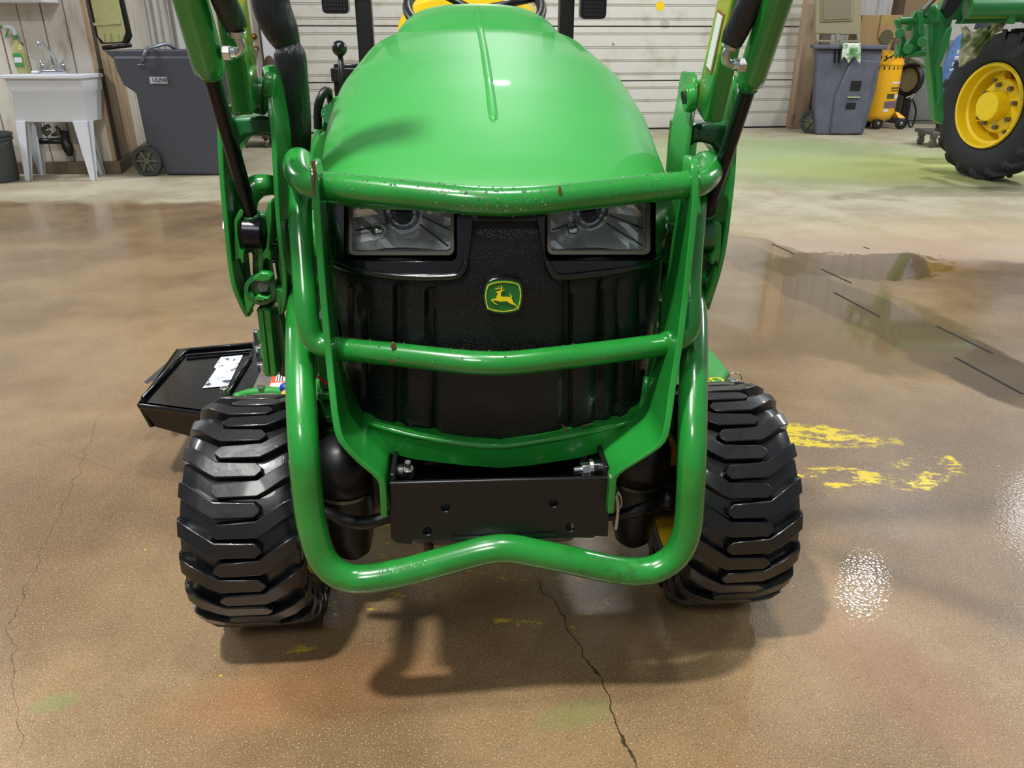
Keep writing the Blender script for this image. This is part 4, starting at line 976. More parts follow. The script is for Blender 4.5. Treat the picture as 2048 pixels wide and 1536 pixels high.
# ---- hood
Lh = .80
ZT = [(0, .868), (.02, .895), (.06, .922), (.15, .962), (.3, 1.018), (.5, 1.075), (.8, 1.128)]
ZS = [(0, .866), (.02, .866), (.06, .872), (.15, .885), (.3, .925), (.5, .965), (.8, 1.0)]
WS = [(0, .272), (.03, .280), (.1, .293), (.3, .306), (.5, .306), (.8, .29)]
def hoodgrid(nv=26, nu=40, zb_=.60):
    V = []; 
    svals = [0, .008, .02, .04, .06, .09, .13]+[.13+(Lh-.13)*k/(nv-7) for k in range(1, nv-6)]
    for s in svals:
        zt = interp(ZT, s); zs = interp(ZS, s); n = 2.5; w = interp(WS, s)
        row = []
        for k in range(nu+1):
            a = math.pi*k/nu                       # 0 left .. pi right
            ca, sa = math.cos(a), math.sin(a)
            x = -w*math.copysign(abs(ca)**(2/n), ca); z = zs+(zt-zs)*abs(sa)**(2/n)
            row.append((x, z))
        row = [(-w, zb_), (-w, lerp(zb_, zs, .5))]+row+[(w, lerp(zb_, zs, .5)), (w, zb_)]
        for (x, z) in row:
            u = min(abs(x)/.272, 1)
            y0 = -.222+.045*u**2+.055*u**7
            k = max(0, 1-s/.5)
            V.append(V3((x, y0*k+(-.12)*(1-k)+s, z)))
    m = nu+5; F = []
    for j in range(len(svals)-1):
        for i in range(m-1): a = j*m+i; F.append((a, a+1, a+m+1, a+m))
    F.append(tuple(range((len(svals)-1)*m, len(svals)*m)))
    return V, F
hood = mk('hood', hoodgrid(), M['hood'], tr, smooth=True, auto=60)
m_ = hood.modifiers.new('solid', 'SOLIDIFY'); m_.thickness = .004; m_.offset = -1
# crown rib
def hoodz(x, Y):
    s = Y+.12
    for _ in range(3):
        u = min(abs(x)/.272, 1); y0 = -.222+.045*u**2+.055*u**7; k = max(0, 1-s/.5); s = Y-(y0*k-.12*(1-k))
    zt = interp(ZT, s); zs = interp(ZS, s); w = interp(WS, s)
    return zs+(zt-zs)*max(0, 1-(abs(x)/w)**2.5)**(1/2.5)
rp = []; Ys = [-.01, .0, .02, .1, .2, .3, .4, .5, .6, .66, .72]
for Y in Ys: rp.append(V3((0, Y, hoodz(0, Y)-.003)))
rp[-1] = V3((0, .70, 1.146)); rp += [V3((0, .76, 1.158)), V3((0, .82, 1.169))]
mk('hood_rib', tube(rp, [.002, .008]+[.009]*9+[.006, .003], 12, 2), M['hood'], hood, smooth=True)
# rear cowl and yellow seat behind it
def loft(secs):
    m = len(secs[0]); V = [p for s in secs for p in s]; F = [tuple(range(m-1, -1, -1)), tuple(range(len(V)-m, len(V)))]
    for j in range(len(secs)-1):
        for i in range(m): F.append((j*m+i, j*m+(i+1) % m, j*m+m+(i+1) % m, j*m+m+i))
    return V, F
def arch(w, zt, zs, zb_, Y, n=24, e=2.6):
    r = [V3((-w, Y, zb_))]
    for k in range(n+1):
        a = math.pi*k/n; r.append(V3((-w*math.copysign(abs(math.cos(a))**(2/e), math.cos(a)), Y, zs+(zt-zs)*math.sin(a)**(2/e))))
    return r+[V3((w, Y, zb_))]
mk('dash_cowl', loft([arch(.235, 1.10, 1.03, .7, .56), arch(.225, 1.125, 1.04, .7, .64), arch(.215, 1.148, 1.06, .7, .72), arch(.205, 1.168, 1.08, .7, .80), arch(.195, 1.178, 1.10, .7, .90), arch(.19, 1.17, 1.10, .7, .98)]), M['hood'], tr, smooth=True, auto=60)
ws = mk('steering_wheel', lathe([(.185+.014*math.cos(a), .014*math.sin(a)) for a in [2*math.pi*k/10 for k in range(10)]], (0, 1.02, 1.175), (0, -.5, 1), 40, closed=True), M['blackm'], tr, smooth=True)
mk('steering_column', cyl((0, 1.05, .9), (0, 1.02, 1.17), .03, 14), M['blackm'], ws)
mk('spoke', join(*[tube([(0, 1.02, 1.165), (.18*math.cos(a), 1.02+.16*math.sin(a), 1.175+.08*math.sin(a))], .01, 8) for a in (.3, 2.4, 4.6)]), M['blackm'], ws, smooth=True)
st = mk('seat', loft([arch(.25, 1.22, 1.10, .75, 1.55), arch(.25, 1.26, 1.1, .75, 1.62), arch(.23, 1.27, 1.12, .75, 1.70)]), M['yellow'], tr, smooth=True, auto=60)
mk('seat_cushion', box(-.24, .24, 1.12, 1.6, .72, .84), M['yellow'], tr, bev=.04, seg=4)
for sx in (-1, 1):
    mk('fender', box(sx*.44-.12, sx*.44+.12, .98, 1.75, .48, .60), M['hood'], tr, bev=.05, seg=4)
    mk('rear_tire', lathe([(.18, -.12), (.24, -.14), (.32, -.135), (.335, -.08), (.335, .08), (.32, .135), (.24, .14), (.18, .12)], (sx*.46, 1.42, .335), (1, 0, 0), 40, closed=True), M['rubber'], tr, smooth=True, auto=50)
    mk('rear_rim', lathe([(0, .02), (.16, .02), (.185, .10), (.185, -.10), (.16, -.02), (0, -.02)], (sx*.46, 1.42, .335), (1, 0, 0), 32), M['yellow'], tr, smooth=True, auto=50)
mk('rear_axle', box(-.40, .40, 1.30, 1.70, .26, .56), M['blackm'], tr, bev=.02)
mk('seat_frame', box(-.20, .20, 1.15, 1.60, .5, .73), M['blackm'], tr, bev=.01)
mk('chassis', box(-.15, .15, -.05, 1.5, .30, .55), M['blackm'], tr, bev=.02)
mk('engine_block', box(-.17, .17, -.02, .5, .5, .84), M['blackm'], tr, bev=.02)
mk('radiator', box(-.24, .24, -.12, -.05, .45, .84), M['blackm'], tr, bev=.01)
mk('floor_plate', box(-.42, .42, .75, 1.1, .42, .45), M['green'], tr, bev=.01)
# ---- roll bar posts with lamps
def post(x0, x1, Y, ztop=1.75):
    a = L(x0, 60, Y); b = L(x1, 60, Y)
    return mk('roll_bar_post', hexa([(a.x, Y, .5), (b.x, Y, .5), (b.x, Y+.06, .5), (a.x, Y+.06, .5)], [(a.x-.0, Y, ztop), (b.x-.0, Y, ztop), (b.x, Y+.06, ztop), (a.x, Y+.06, ztop)]), M['blackm'], tr, bev=.006)
pL = post(713, 745, 1.62); pR = post(1119, 1148, 1.62)
mk('roll_bar_top', box(L(713, 60, 1.62).x, L(1148, 60, 1.62).x, 1.62, 1.68, 1.75, 1.81), M['blackm'], tr, bev=.01)
def lamp(x0, x1, y1, Y, par, ex):
    a = L(x0, y1, Y); b = L(x1, y1, Y); z0 = a.z; z1 = z0+.125
    lm_ = mk('warning_lamp', panel(rrect(a.x, b.x, z0, z1, .014, 4), lambda x, z: V3((x, Y, z)), lambda x, z: V3((x, Y+.05, z))), M['blackp'], tr, bev=.004)
    dots = []
    for i in range(7):
        for j in range(9):
            cx = lerp(a.x+.014, b.x-.014, i/6); cz = lerp(z0+.014, z1-.014, j/8)
            dots.append(box(cx-.0035, cx+.0035, Y-.003, Y, cz-.004, cz+.004))
    tag(mk('lens_ribs', join(*dots), M['slot'], lm_), kind='stuff')
    mk('lamp_arm', box(min(ex, (a.x+b.x)/2), max(ex, (a.x+b.x)/2), Y+.01, Y+.035, z0+.10, z0+.125), M['blackm'], tr, bev=.003)
lamp(645, 698, 27, 1.56, pL, L(725, 0, 1.6).x); lamp(1161, 1212, 38, 1.56, pR, L(1135, 0, 1.6).x)
# ---- lever, box, handle, side cover at the left of the hood
kb = L(679, 97, .62)
lv = mk('lever', tube([L(680, 108, .62), L(684, 150, .62), L(690, 215, .60)], [.0065, .008, .009], 10), M['blackm'], tr, smooth=True)
mk('lever_knob', sphere(kb, .0175, 20, 14), M['blackp'], lv, smooth=True)
a, b = L(664, 132, .95), L(735, 200, .95)
bb = mk('control_box', box(a.x, b.x+.02, .95, 1.1, b.z-.1, L(664, 160, .95).z), M['blackm'], tr, bev=.004)
a2 = L(661, 144, .93); mk('box_lid', box(a2.x, b.x+.03, .93, 1.12, L(661, 163, .93).z, a2.z+.01), M['blackm'], bb, bev=.003)
mk('box_cap', box(L(668, 140, .95).x, b.x, .95, 1.08, a2.z+.005, L(668, 128, .95).z), M['blackp'], bb, bev=.003)
mk('grab_handle', tube([L(636, 258, .34), L(636, 218, .34), L(641, 196, .34), L(650, 183, .35), L(657, 184, .36), L(661, 208, .38)], [.0088]*4+[.008, .006], 12, 4), M['blackm'], tr, smooth=True)
sc_ = mk('side_cover', lp([(612, 420), (614, 340), (622, 280), (632, 255), (644, 250), (648, 228), (664, 196), (690, 188), (705, 192), (700, 420)], .36, .22, None), M['hood'], tr, bev=.02, seg=4)
mk('cover_ridge', lp([(620, 400), (624, 290), (636, 262), (652, 262), (654, 290), (650, 330), (646, 400)], .335, .03), M['hood'], sc_, bev=.01, seg=3)
mk('valve_body', lp([(666, 205), (690, 198), (690, 218), (668, 222)], .34, .05), M['green'], sc_, bev=.006)
mk('oil_cap', lathe([(.0, .0), (.018, 0), (.02, .008), (.02, .02), (0, .02)], L(665, 232, .335), (0, -1, .3), 20), M['dgreen'], sc_, smooth=True, auto=40)
for (x, y) in ((661, 264), (663, 271), (660, 279)): mk('cable_clip', sphere(L(x, y, .30), .006, 10, 8), M['blackm'], sc_, smooth=True)
# ---- guard
TR = .0205
def path(l): return [L(x, y, Y) for (x, y, Y) in l]
gd = mk('front_guard', tube(path([(640, 372, -.18), (700, 377, -.20), (800, 387, -.225), (900, 397, -.245), (960, 402, -.252), (1020, 403, -.252), (1100, 398, -.245), (1200, 388, -.225), (1300, 377, -.20), (1388, 368, -.18)]), TR, 20, 4), M['green'], tr, smooth=True)
mk('guard_tube', tube(path([(640, 373, -.18), (618, 368, -.172), (602, 356, -.15), (596, 336, -.11), (598, 324, -.07), (600, 345, -.045), (601, 380, -.07), (601, 450, -.12), (606, 520, -.15), (611, 590, -.18), (615, 640, -.195), (625, 675, -.20), (648, 692, -.205), (680, 697, -.215)]), [TR]*3+[TR*1.12]*3+[.0185]*8, 20, 4), M['green'], gd, smooth=True)
mk('guard_tube', tube(path([(1380, 369, -.18), (1398, 366, -.172), (1412, 356, -.15), (1417, 342, -.11), (1410, 330, -.07), (1404, 350, -.045), (1396, 385, -.07), (1388, 450, -.12), (1382, 520, -.15), (1379, 590, -.18), (1380, 635, -.195), (1374, 662, -.20), (1354, 680, -.205), (1330, 686, -.215)]), [TR]*3+[TR*1.12]*3+[.0185]*8, 20, 4), M['green'], gd, smooth=True)
mk('guard_bar', tube(path([(656, 697, -.20), (700, 700, -.215), (800, 710, -.24), (900, 721, -.265), (960, 726, -.275), (1020, 726, -.275), (1100, 718, -.265), (1200, 706, -.24), (1300, 693, -.215), (1352, 686, -.20)]), .0185, 20, 4), M['green'], gd, smooth=True)
mk('guard_hoop', tube(path([(618, 560, -.02), (606, 590, -.05), (600, 640, -.10), (600, 700, -.16), (602, 800, -.24), (608, 900, -.295), (616, 1000, -.305), (626, 1060, -.31), (644, 1115, -.312), (676, 1148, -.315), (722, 1158, -.315), (800, 1146, -.315), (880, 1125, -.315), (950, 1106, -.315), (982, 1099, -.315), (1006, 1097, -.315), (1034, 1099, -.315), (1064, 1105, -.315), (1120, 1116, -.315), (1200, 1134, -.315), (1260, 1143, -.315), (1310, 1138, -.315), (1350, 1112, -.312), (1372, 1070, -.31), (1380, 1010, -.305), (1384, 900, -.295), (1386, 800, -.24), (1388, 700, -.16), (1388, 640, -.10), (1383, 590, -.05), (1374, 560, -.02)]), .0235, 22, 3), M['green'], gd, smooth=True)
def strip(front, wlist, th, mirror=1):
    # plate standing in the Y-Z plane, bent along its height: front points and depth
    V = []
    for p, w in zip(front, wlist):
        p = V3(p); V += [p+V3((-th/2, 0, 0)), p+V3((th/2, 0, 0)), p+V3((th/2, w, 0)), p+V3((-th/2, w, 0))]
    F = [(0, 3, 2, 1), (len(V)-4, len(V)-3, len(V)-2, len(V)-1)]
    for j in range(len(front)-1):
        for i in range(4): F.append((j*4+i, j*4+(i+1) % 4, j*4+4+(i+1) % 4, j*4+4+i))
    return V, F
def rstrip(l, wl, th):
    pts = path(l); P2 = smooth_path(pts, 3); W2 = [a.x for a in smooth_path([(w, 0, 0) for w in wl], 3)]
    return strip(P2, W2, th)
mk('guard_plate', rstrip([(625, 322, -.195), (627, 342, -.22), (632, 400, -.225), (639, 500, -.23), (647, 600, -.24), (656, 700, -.26), (664, 780, -.285), (672, 845, -.305), (684, 885, -.315), (720, 925, -.318), (758, 958, -.318), (766, 985, -.318), (768, 1036, -.318)],
     [.03, .05, .06, .065, .07, .075, .09, .14, .17, .16, .13, .10, .08], .0105), M['green'], gd, bev=.002)
mk('guard_plate', rstrip([(1386, 315, -.175), (1390, 335, -.20), (1391, 400, -.215), (1382, 500, -.225), (1371, 600, -.235), (1358, 700, -.26), (1345, 780, -.285), (1337, 840, -.305), (1325, 885, -.315), (1284, 917, -.318), (1234, 950, -.318), (1226, 975, -.318), (1222, 1028, -.318)],
     [.03, .05, .07, .09, .10, .10, .11, .15, .17, .16, .13, .10, .08], .0105), M['green'], gd, bev=.002)
for (x, y) in ((768, 952), (766, 1028)): pass
# lower band under the grille
band = [(683, 745), (690, 738), (700, 790), (712, 818), (760, 838), (830, 856), (930, 872), (1000, 877), (1070, 868), (1150, 854), (1240, 834), (1278, 808), (1288, 738), (1294, 745), (1288, 815), (1268, 842), (1212, 890), (1150, 906), (1060, 920), (1000, 925), (930, 920), (830, 908), (766, 892), (706, 846), (690, 812)]
mk('front_bumper', panel(band, lambda x, y: G0(x, y, -.018), lambda x, y: G0(x, y, .04), 16), M['green'], tr, bev=.004)
mk('bumper_lip', tube([G0(x, y, -.016) for x, y in ((689, 745), (697, 790), (712, 824), (760, 844), (830, 862), (930, 878), (1000, 883), (1070, 874), (1150, 860), (1240, 840), (1276, 816), (1289, 745))], .005, 8, 2), M['green'], tr, smooth=True)
# ---- weight bracket
YB = -.30
br = mk('weight_bracket', lp([(778, 966), (1000, 960), (1221, 955), (1216, 1074), (1190, 1073), (1186, 1077), (1150, 1076), (1000, 1080), (905, 1083), (900, 1078), (870, 1080), (826, 1080), (822, 1089), (792, 1086), (782, 1078)], YB, .008, None,
    [circle(891, 1016, 9, 8, 14), circle(1107, 1007, 9, 8, 14), circle(855, 1063, 9, 8, 14), circle(1141, 1055, 9, 8, 14)]), M['blackm'], tr, bev=.002)
a, b = L(780, 966, YB), L(1219, 956, YB); c = L(783, 1083, YB)
zt_, zb_ = a.z, c.z
mk('bracket_side', box(a.x, a.x+.008, YB+.006, YB+.16, zb_+.03, zt_+.012), M['blackm'], br, bev=.002)
mk('bracket_side', box(b.x-.008, b.x, YB+.006, YB+.16, zb_+.03, zt_+.012), M['blackm'], br, bev=.002)
mk('bracket_floor', box(a.x, b.x, YB+.006, YB+.16, zb_+.045, zb_+.055), M['blackm'], br)
mk('front_frame', box(a.x+.02, b.x-.02, YB+.15, YB+.2, zb_+.02, zt_+.035), M['blackm'], tr, bev=.01)
mk('cross_tube', cyl((a.x+.05, YB+.11, zt_-.014), (b.x-.05, YB+.11, zt_-.014), .02, 20), M['blackm'], br, smooth=True, auto=40)
mk('bushing', cyl(L(1178, 940, YB+.05), L(1214, 938, YB+.05), .018, 24), M['blackp'], br, bev=.004)
mk('bushing', cyl(L(786, 946, YB+.05), L(812, 945, YB+.05), .015, 24), M['blackm'], br, bev=.004)
def nut(c, d, r=.011, par=tr, h=.012):
    c = V3(c); d = V3(d).normalized()
    o = mk('bolt', cyl(c, c+d*h, r, 6), M['bolt'], par, bev=.001)
    mk('bolt_end', cyl(c+d*h*.9, c+d*(h*1.9), r*.5, 12), M['bolt'], o if par is tr else par, smooth=True, auto=40)
    return o
n1 = L(1178, 938, YB+.045); nut(n1, (-1, -.15, 0), .0125, br, .014)
mk('washer', cyl(n1+V3((.006, 0, 0)), n1, .017, 20), M['bolt'], br)
n2 = L(818, 950, YB+.03); nut(n2, (0, -.3, 1), .0095, br, .016)
mk('tow_pin', cyl(L(857, 1090, YB+.09), L(860, 1140, YB+.09), .009, 12), simple('rusty_pin', (122, 84, 50), .6), tr, smooth=True)
mk('skid_plate', lp([(824, 1075), (1150, 1072), (1146, 1084), (1100, 1088), (860, 1094), (828, 1088)], YB+.12, .10), simple('grey_cast_plate', (88, 84, 76), .5), tr, bev=.01)
mk('slot_edge', lp([(905, 1074), (1110, 1066), (1110, 1072), (905, 1081)], YB-.003, .004), M['blackp'], br)
# ---- front wheels
RT = .229; TW = .2235
def tire(xc, parent):
    def P(x, th, r): return V3((xc+x*.93, -r*math.cos(th), RT+r*math.sin(th)))
    prof = [(.127, .085), (.14, .098), (.17, .111), (.19, .1135), (.204, .108), (.2095, .075), (.2115, .04), (.212, 0)]
    prof = [(r, x*.93) for r, x in prof]
    prof = prof+[(r, -x) for r, x in reversed(prof[:-1])]
    t_ = mk('tire', lathe(prof, (xc, 0, RT), (1, 0, 0), 64, closed=True), M['rubber'], parent, smooth=True, auto=60)
    parts = []; N = 20
    for side in (-1, 1):
        for k in range(N):
            th0 = 2*math.pi*(k+(.5 if side > 0 else 0))/N
            sec = []
            #      x     dth    base   top   half width
            for (x, dth, rb, rt, hw) in ((.1125, .285, .168, .176, .011), (.1155, .268, .178, .200, .0125), (.109, .240, .198, .217, .0145), (.088, .190, .205, .2265, .0155), (.060, .11, .208, .2285, .0160), (.040, .058, .208, .229, .0145), (.0, .052, .209, .229, .0135), (-.034, .048, .209, .229, .0130), (-.046, .046, .209, .2285, .003)):
                hb = hw+.0045
                for (dw, r) in ((-hb, rb), (-hw, rt), (hw, rt), (hb, rb)):
                    sec.append(P(x*side, th0+dth-.12+dw/RT, r))
            n = len(sec)//4; F = [(0, 1, 2, 3), (n*4-4, n*4-1, n*4-2, n*4-3)]
            for i in range(n-1):
                for q_ in range(3): F.append((i*4+q_, i*4+q_+1, i*4+5+q_, i*4+4+q_))
            parts.append((sec, F))
    lg = mk('tread_lug', join(*parts), M['rubber'], t_, bev=.0016, seg=2); tag(lg, kind='stuff')
    return t_
def wheelset(xc, s):
    w = mk('front_wheel', lathe([(.0, .03), (.06, .03), (.075, .0), (.10, -.01), (.118, .02), (.127, .08), (.134, .092), (.127, .094), (.118, .08), (.118, -.08), (.127, -.094), (.134, -.092), (.124, -.088), (.112, -.03), (.0, -.03)], (xc, 0, RT), (s, 0, 0), 40), M['yellow'], tr, smooth=True, auto=40)
    tire(xc, w)
    for k in range(5):
        a = 2*math.pi*k/5; c = V3((xc-s*.03, .05*math.cos(a), RT+.05*math.sin(a)))
        mk('wheel_bolt', cyl(c, c-V3((s*.014, 0, 0)), .009, 6), M['bolt'], w)
xL = (L(352, 1000, -.17).x+.104); xR = (L(1594, 1010, -.17).x-.104)
wheelset(xL, -1); wheelset(xR, 1)
# ---- front axle
mk('axle_beam', tube([(xL+.16, .02, .27), (-.15, .02, .30), (.15, .02, .30), (xR-.16, .02, .27)], [.05, .055, .055, .05], 16), M['blackm'], tr, smooth=True)
mk('oil_pan', box(-.09, .09, -.06, .25, .20, .32), M['blackm'], tr, bev=.02)
for (s, xw) in ((-1, xL), (1, xR)):
    xk = xw-s*.165
    k_ = mk('steering_knuckle', lathe([(0, .402), (.03, .398), (.052, .38), (.062, .35), (.062, .315), (.056, .295), (.05, .29), (0, .29)], (xk, -.03, 0), (0, 0, 1), 32), M['blackm'], tr, smooth=True, auto=40)
    mk('knuckle_collar', lathe([(0, .29), (.052, .288), (.052, .281), (0, .28)], (xk, -.03, 0), (0, 0, 1), 32), M['steel'], k_, smooth=True, auto=30)
    mk('final_drive', lathe([(0, .28), (.050, .279), (.052, .24), (.044, .17), (.036, .135), (.02, .12), (0, .118)], (xk, -.02, 0), (0, 0, 1), 32), M['blackm'], tr, smooth=True, auto=50)
    mk('axle_neck', tube([(xk, -.02, .34), (xk-s*.07, .0, .335), (xk-s*.12, .01, .32)], [.05, .045, .05], 18), M['blackm'], k_, smooth=True)
    mk('knuckle_lug', box(xk-s*.07-.014, xk-s*.07+.014, -.07, -.04, .265, .335), M['blackm'], k_, bev=.004)
    mk('wheel_hub', cyl((xk, 0, RT), (xw-s*.03, 0, RT), .055, 24), M['blackm'], tr, smooth=True, auto=40)
mk('tie_rod', tube(path([(640, 1022, -.13), (660, 1028, -.13), (690, 1042, -.13), (730, 1046, -.13), (762, 1038, -.13), (800, 1028, -.12)]), [.010, .011, .0125, .0125, .012, .011], 12, 4), M['blackm'], tr, smooth=True)
mk('tie_rod', tube(path([(1205, 1035, -.12), (1240, 1030, -.12), (1275, 1022, -.12), (1310, 1008, -.10)]), [.008, .009, .013, .013], 12, 4), M['blackm'], tr, smooth=True)
mk('tie_rod_end', sphere(L(1335, 998, -.08), .022, 16, 10), M['blackm'], tr, smooth=True)
lp_ = [(1232, 988), (1236, 1010), (1234, 1040), (1231, 1060)]
mk('linch_pin', join(tube([L(x, y, -.20) for x, y in lp_], .0035, 8, 3), tube([L(x, y, -.20) for x, y in ((1232, 1018), (1242, 1012), (1242, 995), (1236, 985), (1232, 990))], .002, 6, 4)), M['bolt'], tr, smooth=True)
# ---- loader arms
XB_L, XB_R = -.385, .385
def dirpts(px, py, Y, ang, lengths):
    p = L(px, py, Y); u = V3((0, -math.cos(R(ang)), math.sin(R(ang)))); return [p+u*t for t in lengths]
def beam(x0, x1, p_low, ang, ln, depth, low_cut=0):
    u = V3((.045, -math.cos(R(ang)), math.sin(R(ang)))); n = V3((0, math.sin(R(ang)), math.cos(R(ang))))
    # front face runs through p_low, the body lies behind it
    a = V3((0, p_low.y, p_low.z)); X0, X1 = V3((x0, 0, 0)), V3((x1, 0, 0))
    return hexa([a+X0, a+X1, a+X1+n*depth, a+X0+n*depth], [a+X0+u*ln, a+X1+u*ln, a+X1+u*ln+n*depth, a+X0+u*ln+n*depth])
BA = 75
fL0 = L(463, 228, -.07); fL1 = L(508, 233, -.07)
aL = mk('loader_arm', beam(fL0.x, fL1.x, L(486, 232, -.07), BA, .75, .068), M['arm'], tr, bev=.006, seg=3)
fR0 = L(1408, 247, -.07); fR1 = L(1447, 247, -.07)
aR = mk('loader_arm', beam(fR0.x, fR1.x, L(1428, 247, -.07), BA, .75, .068), M['arm'], tr, bev=.006, seg=3)
tag(aR, 'loader arm with a white label on its inner face')
# label on the right arm's inner face
n_ = V3((0, math.sin(R(BA)), math.cos(R(BA)))); u_ = V3((.045, -math.cos(R(BA)), math.sin(R(BA))))
b0 = V3((fR0.x-.0015, L(1428, 247, -.07).y, L(1428, 247, -.07).z))
def armrect(s0, s1, d0, d1, x): return [b0+V3((x, 0, 0))+u_*s0+n_*d0, b0+V3((x, 0, 0))+u_*s1+n_*d0, b0+V3((x, 0, 0))+u_*s1+n_*d1, b0+V3((x, 0, 0))+u_*s0+n_*d1]
mk('label_border', hexa(armrect(.072, .160, .014, .048, .001), armrect(.072, .160, .014, .048, 0)), simple('brown_label_border', (128, 92, 50), .5), aR)
lb_ = mk('label', hexa(armrect(.077, .155, .018, .043, 0), armrect(.077, .155, .018, .043, -.001)), M['label'], aR)
# pivot hardware
def platestrip(l, wl, th, name, mat, parent=tr, bev=.002): return mk(name, rstrip(l, wl, th), mat, parent, bev=bev)
# left carrier : outer plate, inner plate, cross tube
brk = platestrip([(438, 215, -.05), (439, 260, -.06), (442, 330, -.07), (447, 400, -.08), (453, 460, -.085), (459, 520, -.085), (467, 570, -.085), (478, 600, -.08), (488, 622, -.075), (495, 634, -.07)],
    [.06, .09, .11, .12, .12, .11, .10, .08, .05, .03], .0085, 'carrier_plate', M['green'])
platestrip([(531, 132, .0), (534, 160, -.02), (541, 220, -.045), (547, 280, -.06), (551, 350, -.07), (555, 420, -.075), (561, 490, -.078), (568, 540, -.078), (569, 580, -.075), (566, 610, -.07), (561, 630, -.065)],
    [.05, .09, .11, .12, .12, .12, .12, .10, .08, .05, .03], .0085, 'carrier_plate', M['green'], brk)
mk('cross_tube', lp([(452, 262), (462, 236), (520, 232), (552, 236), (552, 290), (540, 274), (520, 270), (490, 275), (478, 290), (470, 310), (456, 300)], -.0, .07), M['dgreen'], brk, bev=.01, seg=3)
mk('pivot_boss', cyl(L(528, 170, -.02), L(551, 176, -.02), .022, 26), M['green'], brk, bev=.005)
mk('pivot_boss', cyl(L(508, 190, -.0), L(534, 195, -.0), .028, 26), M['dgreen'], brk, bev=.004)
mk('link_arch', tube(path([(490, 440, -.02), (494, 395, -.0), (512, 374, .01), (535, 370, .01), (560, 374, .02)]), [.018, .02, .02, .018, .014], 12, 4), M['green'], brk, smooth=True)
# latch casting
def cast(pts, Y, th, name='latch_casting', mat='green', holes=(), bev=.004, par=None): return mk(name, lp(pts, Y, th, None, holes), M[mat], par or brk, bev=bev, seg=3)
lc_ = cast([(470, 430), (482, 420), (498, 428), (530, 428), (545, 410), (552, 420), (550, 480), (560, 560), (562, 600), (548, 608), (500, 610), (492, 600), (484, 570), (470, 500)], -.035, .03, mat='dgreen', holes=[[(487, 506), (504, 506), (505, 560), (503, 580), (495, 578), (489, 552)], [(536, 520), (548, 520), (553, 556), (545, 572)], [(486, 446), (530, 446), (530, 490), (488, 490)]])
cast([(468, 440), (478, 420), (490, 418), (486, 432), (476, 446), (476, 470), (480, 498), (488, 504), (488, 526), (482, 528), (480, 518), (474, 518), (470, 526), (468, 500)], -.075, .035, 'link_arm')
cast([(530, 425), (536, 404), (543, 402), (544, 440), (540, 478), (538, 498), (542, 506), (540, 524), (536, 518), (530, 516), (527, 524), (524, 508), (532, 496), (534, 470), (532, 446)], -.075, .035, 'link_arm')
cast([(514, 486), (526, 486), (526, 560), (518, 560)], -.055, .03, 'web')
mk('rod_eye', cyl(L(487, 464, -.06), L(529, 466, -.06), .026, 26), M['rod'], brk, bev=.003)
cast([(506, 555), (520, 545), (536, 546), (545, 553), (540, 562), (525, 565), (506, 562)], -.085, .02, 'lock_ring')
cast([(508, 596), (516, 590), (534, 596), (540, 590), (540, 597), (526, 603), (512, 602)], -.085, .02, 'lock_ring')
mk('lock_socket', lathe([(.026, .0), (.026, .02), (.019, .022), (.018, .01), (0, .01)], L(525, 574, -.055), (0, -1, 0), 24), M['dgreen'], brk, smooth=True, auto=40)
nb = mk('bolt', cyl(L(526, 573, -.068), L(526, 573, -.078), .0105, 6), M['steel'], brk, bev=.001)
cast([(487, 580), (506, 586), (512, 604), (500, 626), (492, 630), (486, 600)], -.075, .03, 'shoulder')
cast([(540, 580), (556, 576), (566, 582), (565, 610), (560, 632), (554, 616), (552, 600)], -.07, .03, 'shoulder')
foot = cast([(512, 618), (528, 614), (540, 616), (546, 680), (556, 748), (552, 754), (530, 754), (526, 744), (520, 680)], -.06, .05, 'carrier_foot')
cast([(538, 616), (562, 630), (572, 680), (578, 740), (572, 756), (558, 752), (548, 690)], -.03, .03, 'foot_side', 'dgreen')
mk('foot_ridge', tube(path([(524, 622, -.062), (530, 680, -.062), (537, 748, -.062)]), .0022, 6), M['green'], foot)
mk('spring', lathe([(.0, 0)], (0, 0, 0), (0, 0, 1), 3) if False else tube([L(551+6*math.cos(k*.9), 484+k*.9, -.03+.012*math.sin(k*.9)) for k in range(46)], .0018, 6), M['steel'], brk, smooth=True)
mk('bolt', cyl(L(449, 454, -.02), L(455, 454, -.02), .012, 6), M['bolt'], brk)
# right carrier
brr = platestrip([(1386, 144, .0), (1392, 160, -.02), (1390, 200, -.03), (1382, 250, -.045), (1374, 310, -.06), (1368, 370, -.065), (1364, 440, -.07), (1360, 520, -.075), (1356, 600, -.075), (1352, 680, -.06)],
    [.05, .085, .095, .10, .10, .10, .10, .10, .10, .08], .0085, 'carrier_plate', M['arm'])
tag(brr, 'carrier plate with worn yellowish paint at its top')
mk('inner_flange', lp([(1334, 395), (1372, 400), (1368, 520), (1358, 640), (1346, 720), (1338, 700), (1340, 560), (1334, 480)], .02, .012, None), M['green'], brr, bev=.003)
platestrip([(1470, 150, .0), (1471, 200, -.02), (1470, 270, -.04), (1467, 340, -.055), (1460, 410, -.065), (1452, 475, -.07), (1444, 520, -.072), (1434, 560, -.07), (1424, 590, -.065), (1415, 620, -.055)],
    [.06, .10, .12, .13, .13, .12, .10, .08, .05, .03], .0085, 'carrier_plate', M['green'], brr)
mk('pivot_boss', cyl(L(1369, 198, -.045), L(1390, 196, -.045), .0215, 28), M['green'], brr, bev=.005)
mk('pivot_hole', cyl(L(1367, 199, -.045), L(1370, 198, -.045), .013, 20), M['slot'], brr)
mk('pivot_boss', cyl(L(1393, 192, -.0), L(1408, 190, -.0), .026, 26), M['green'], brr, bev=.004)
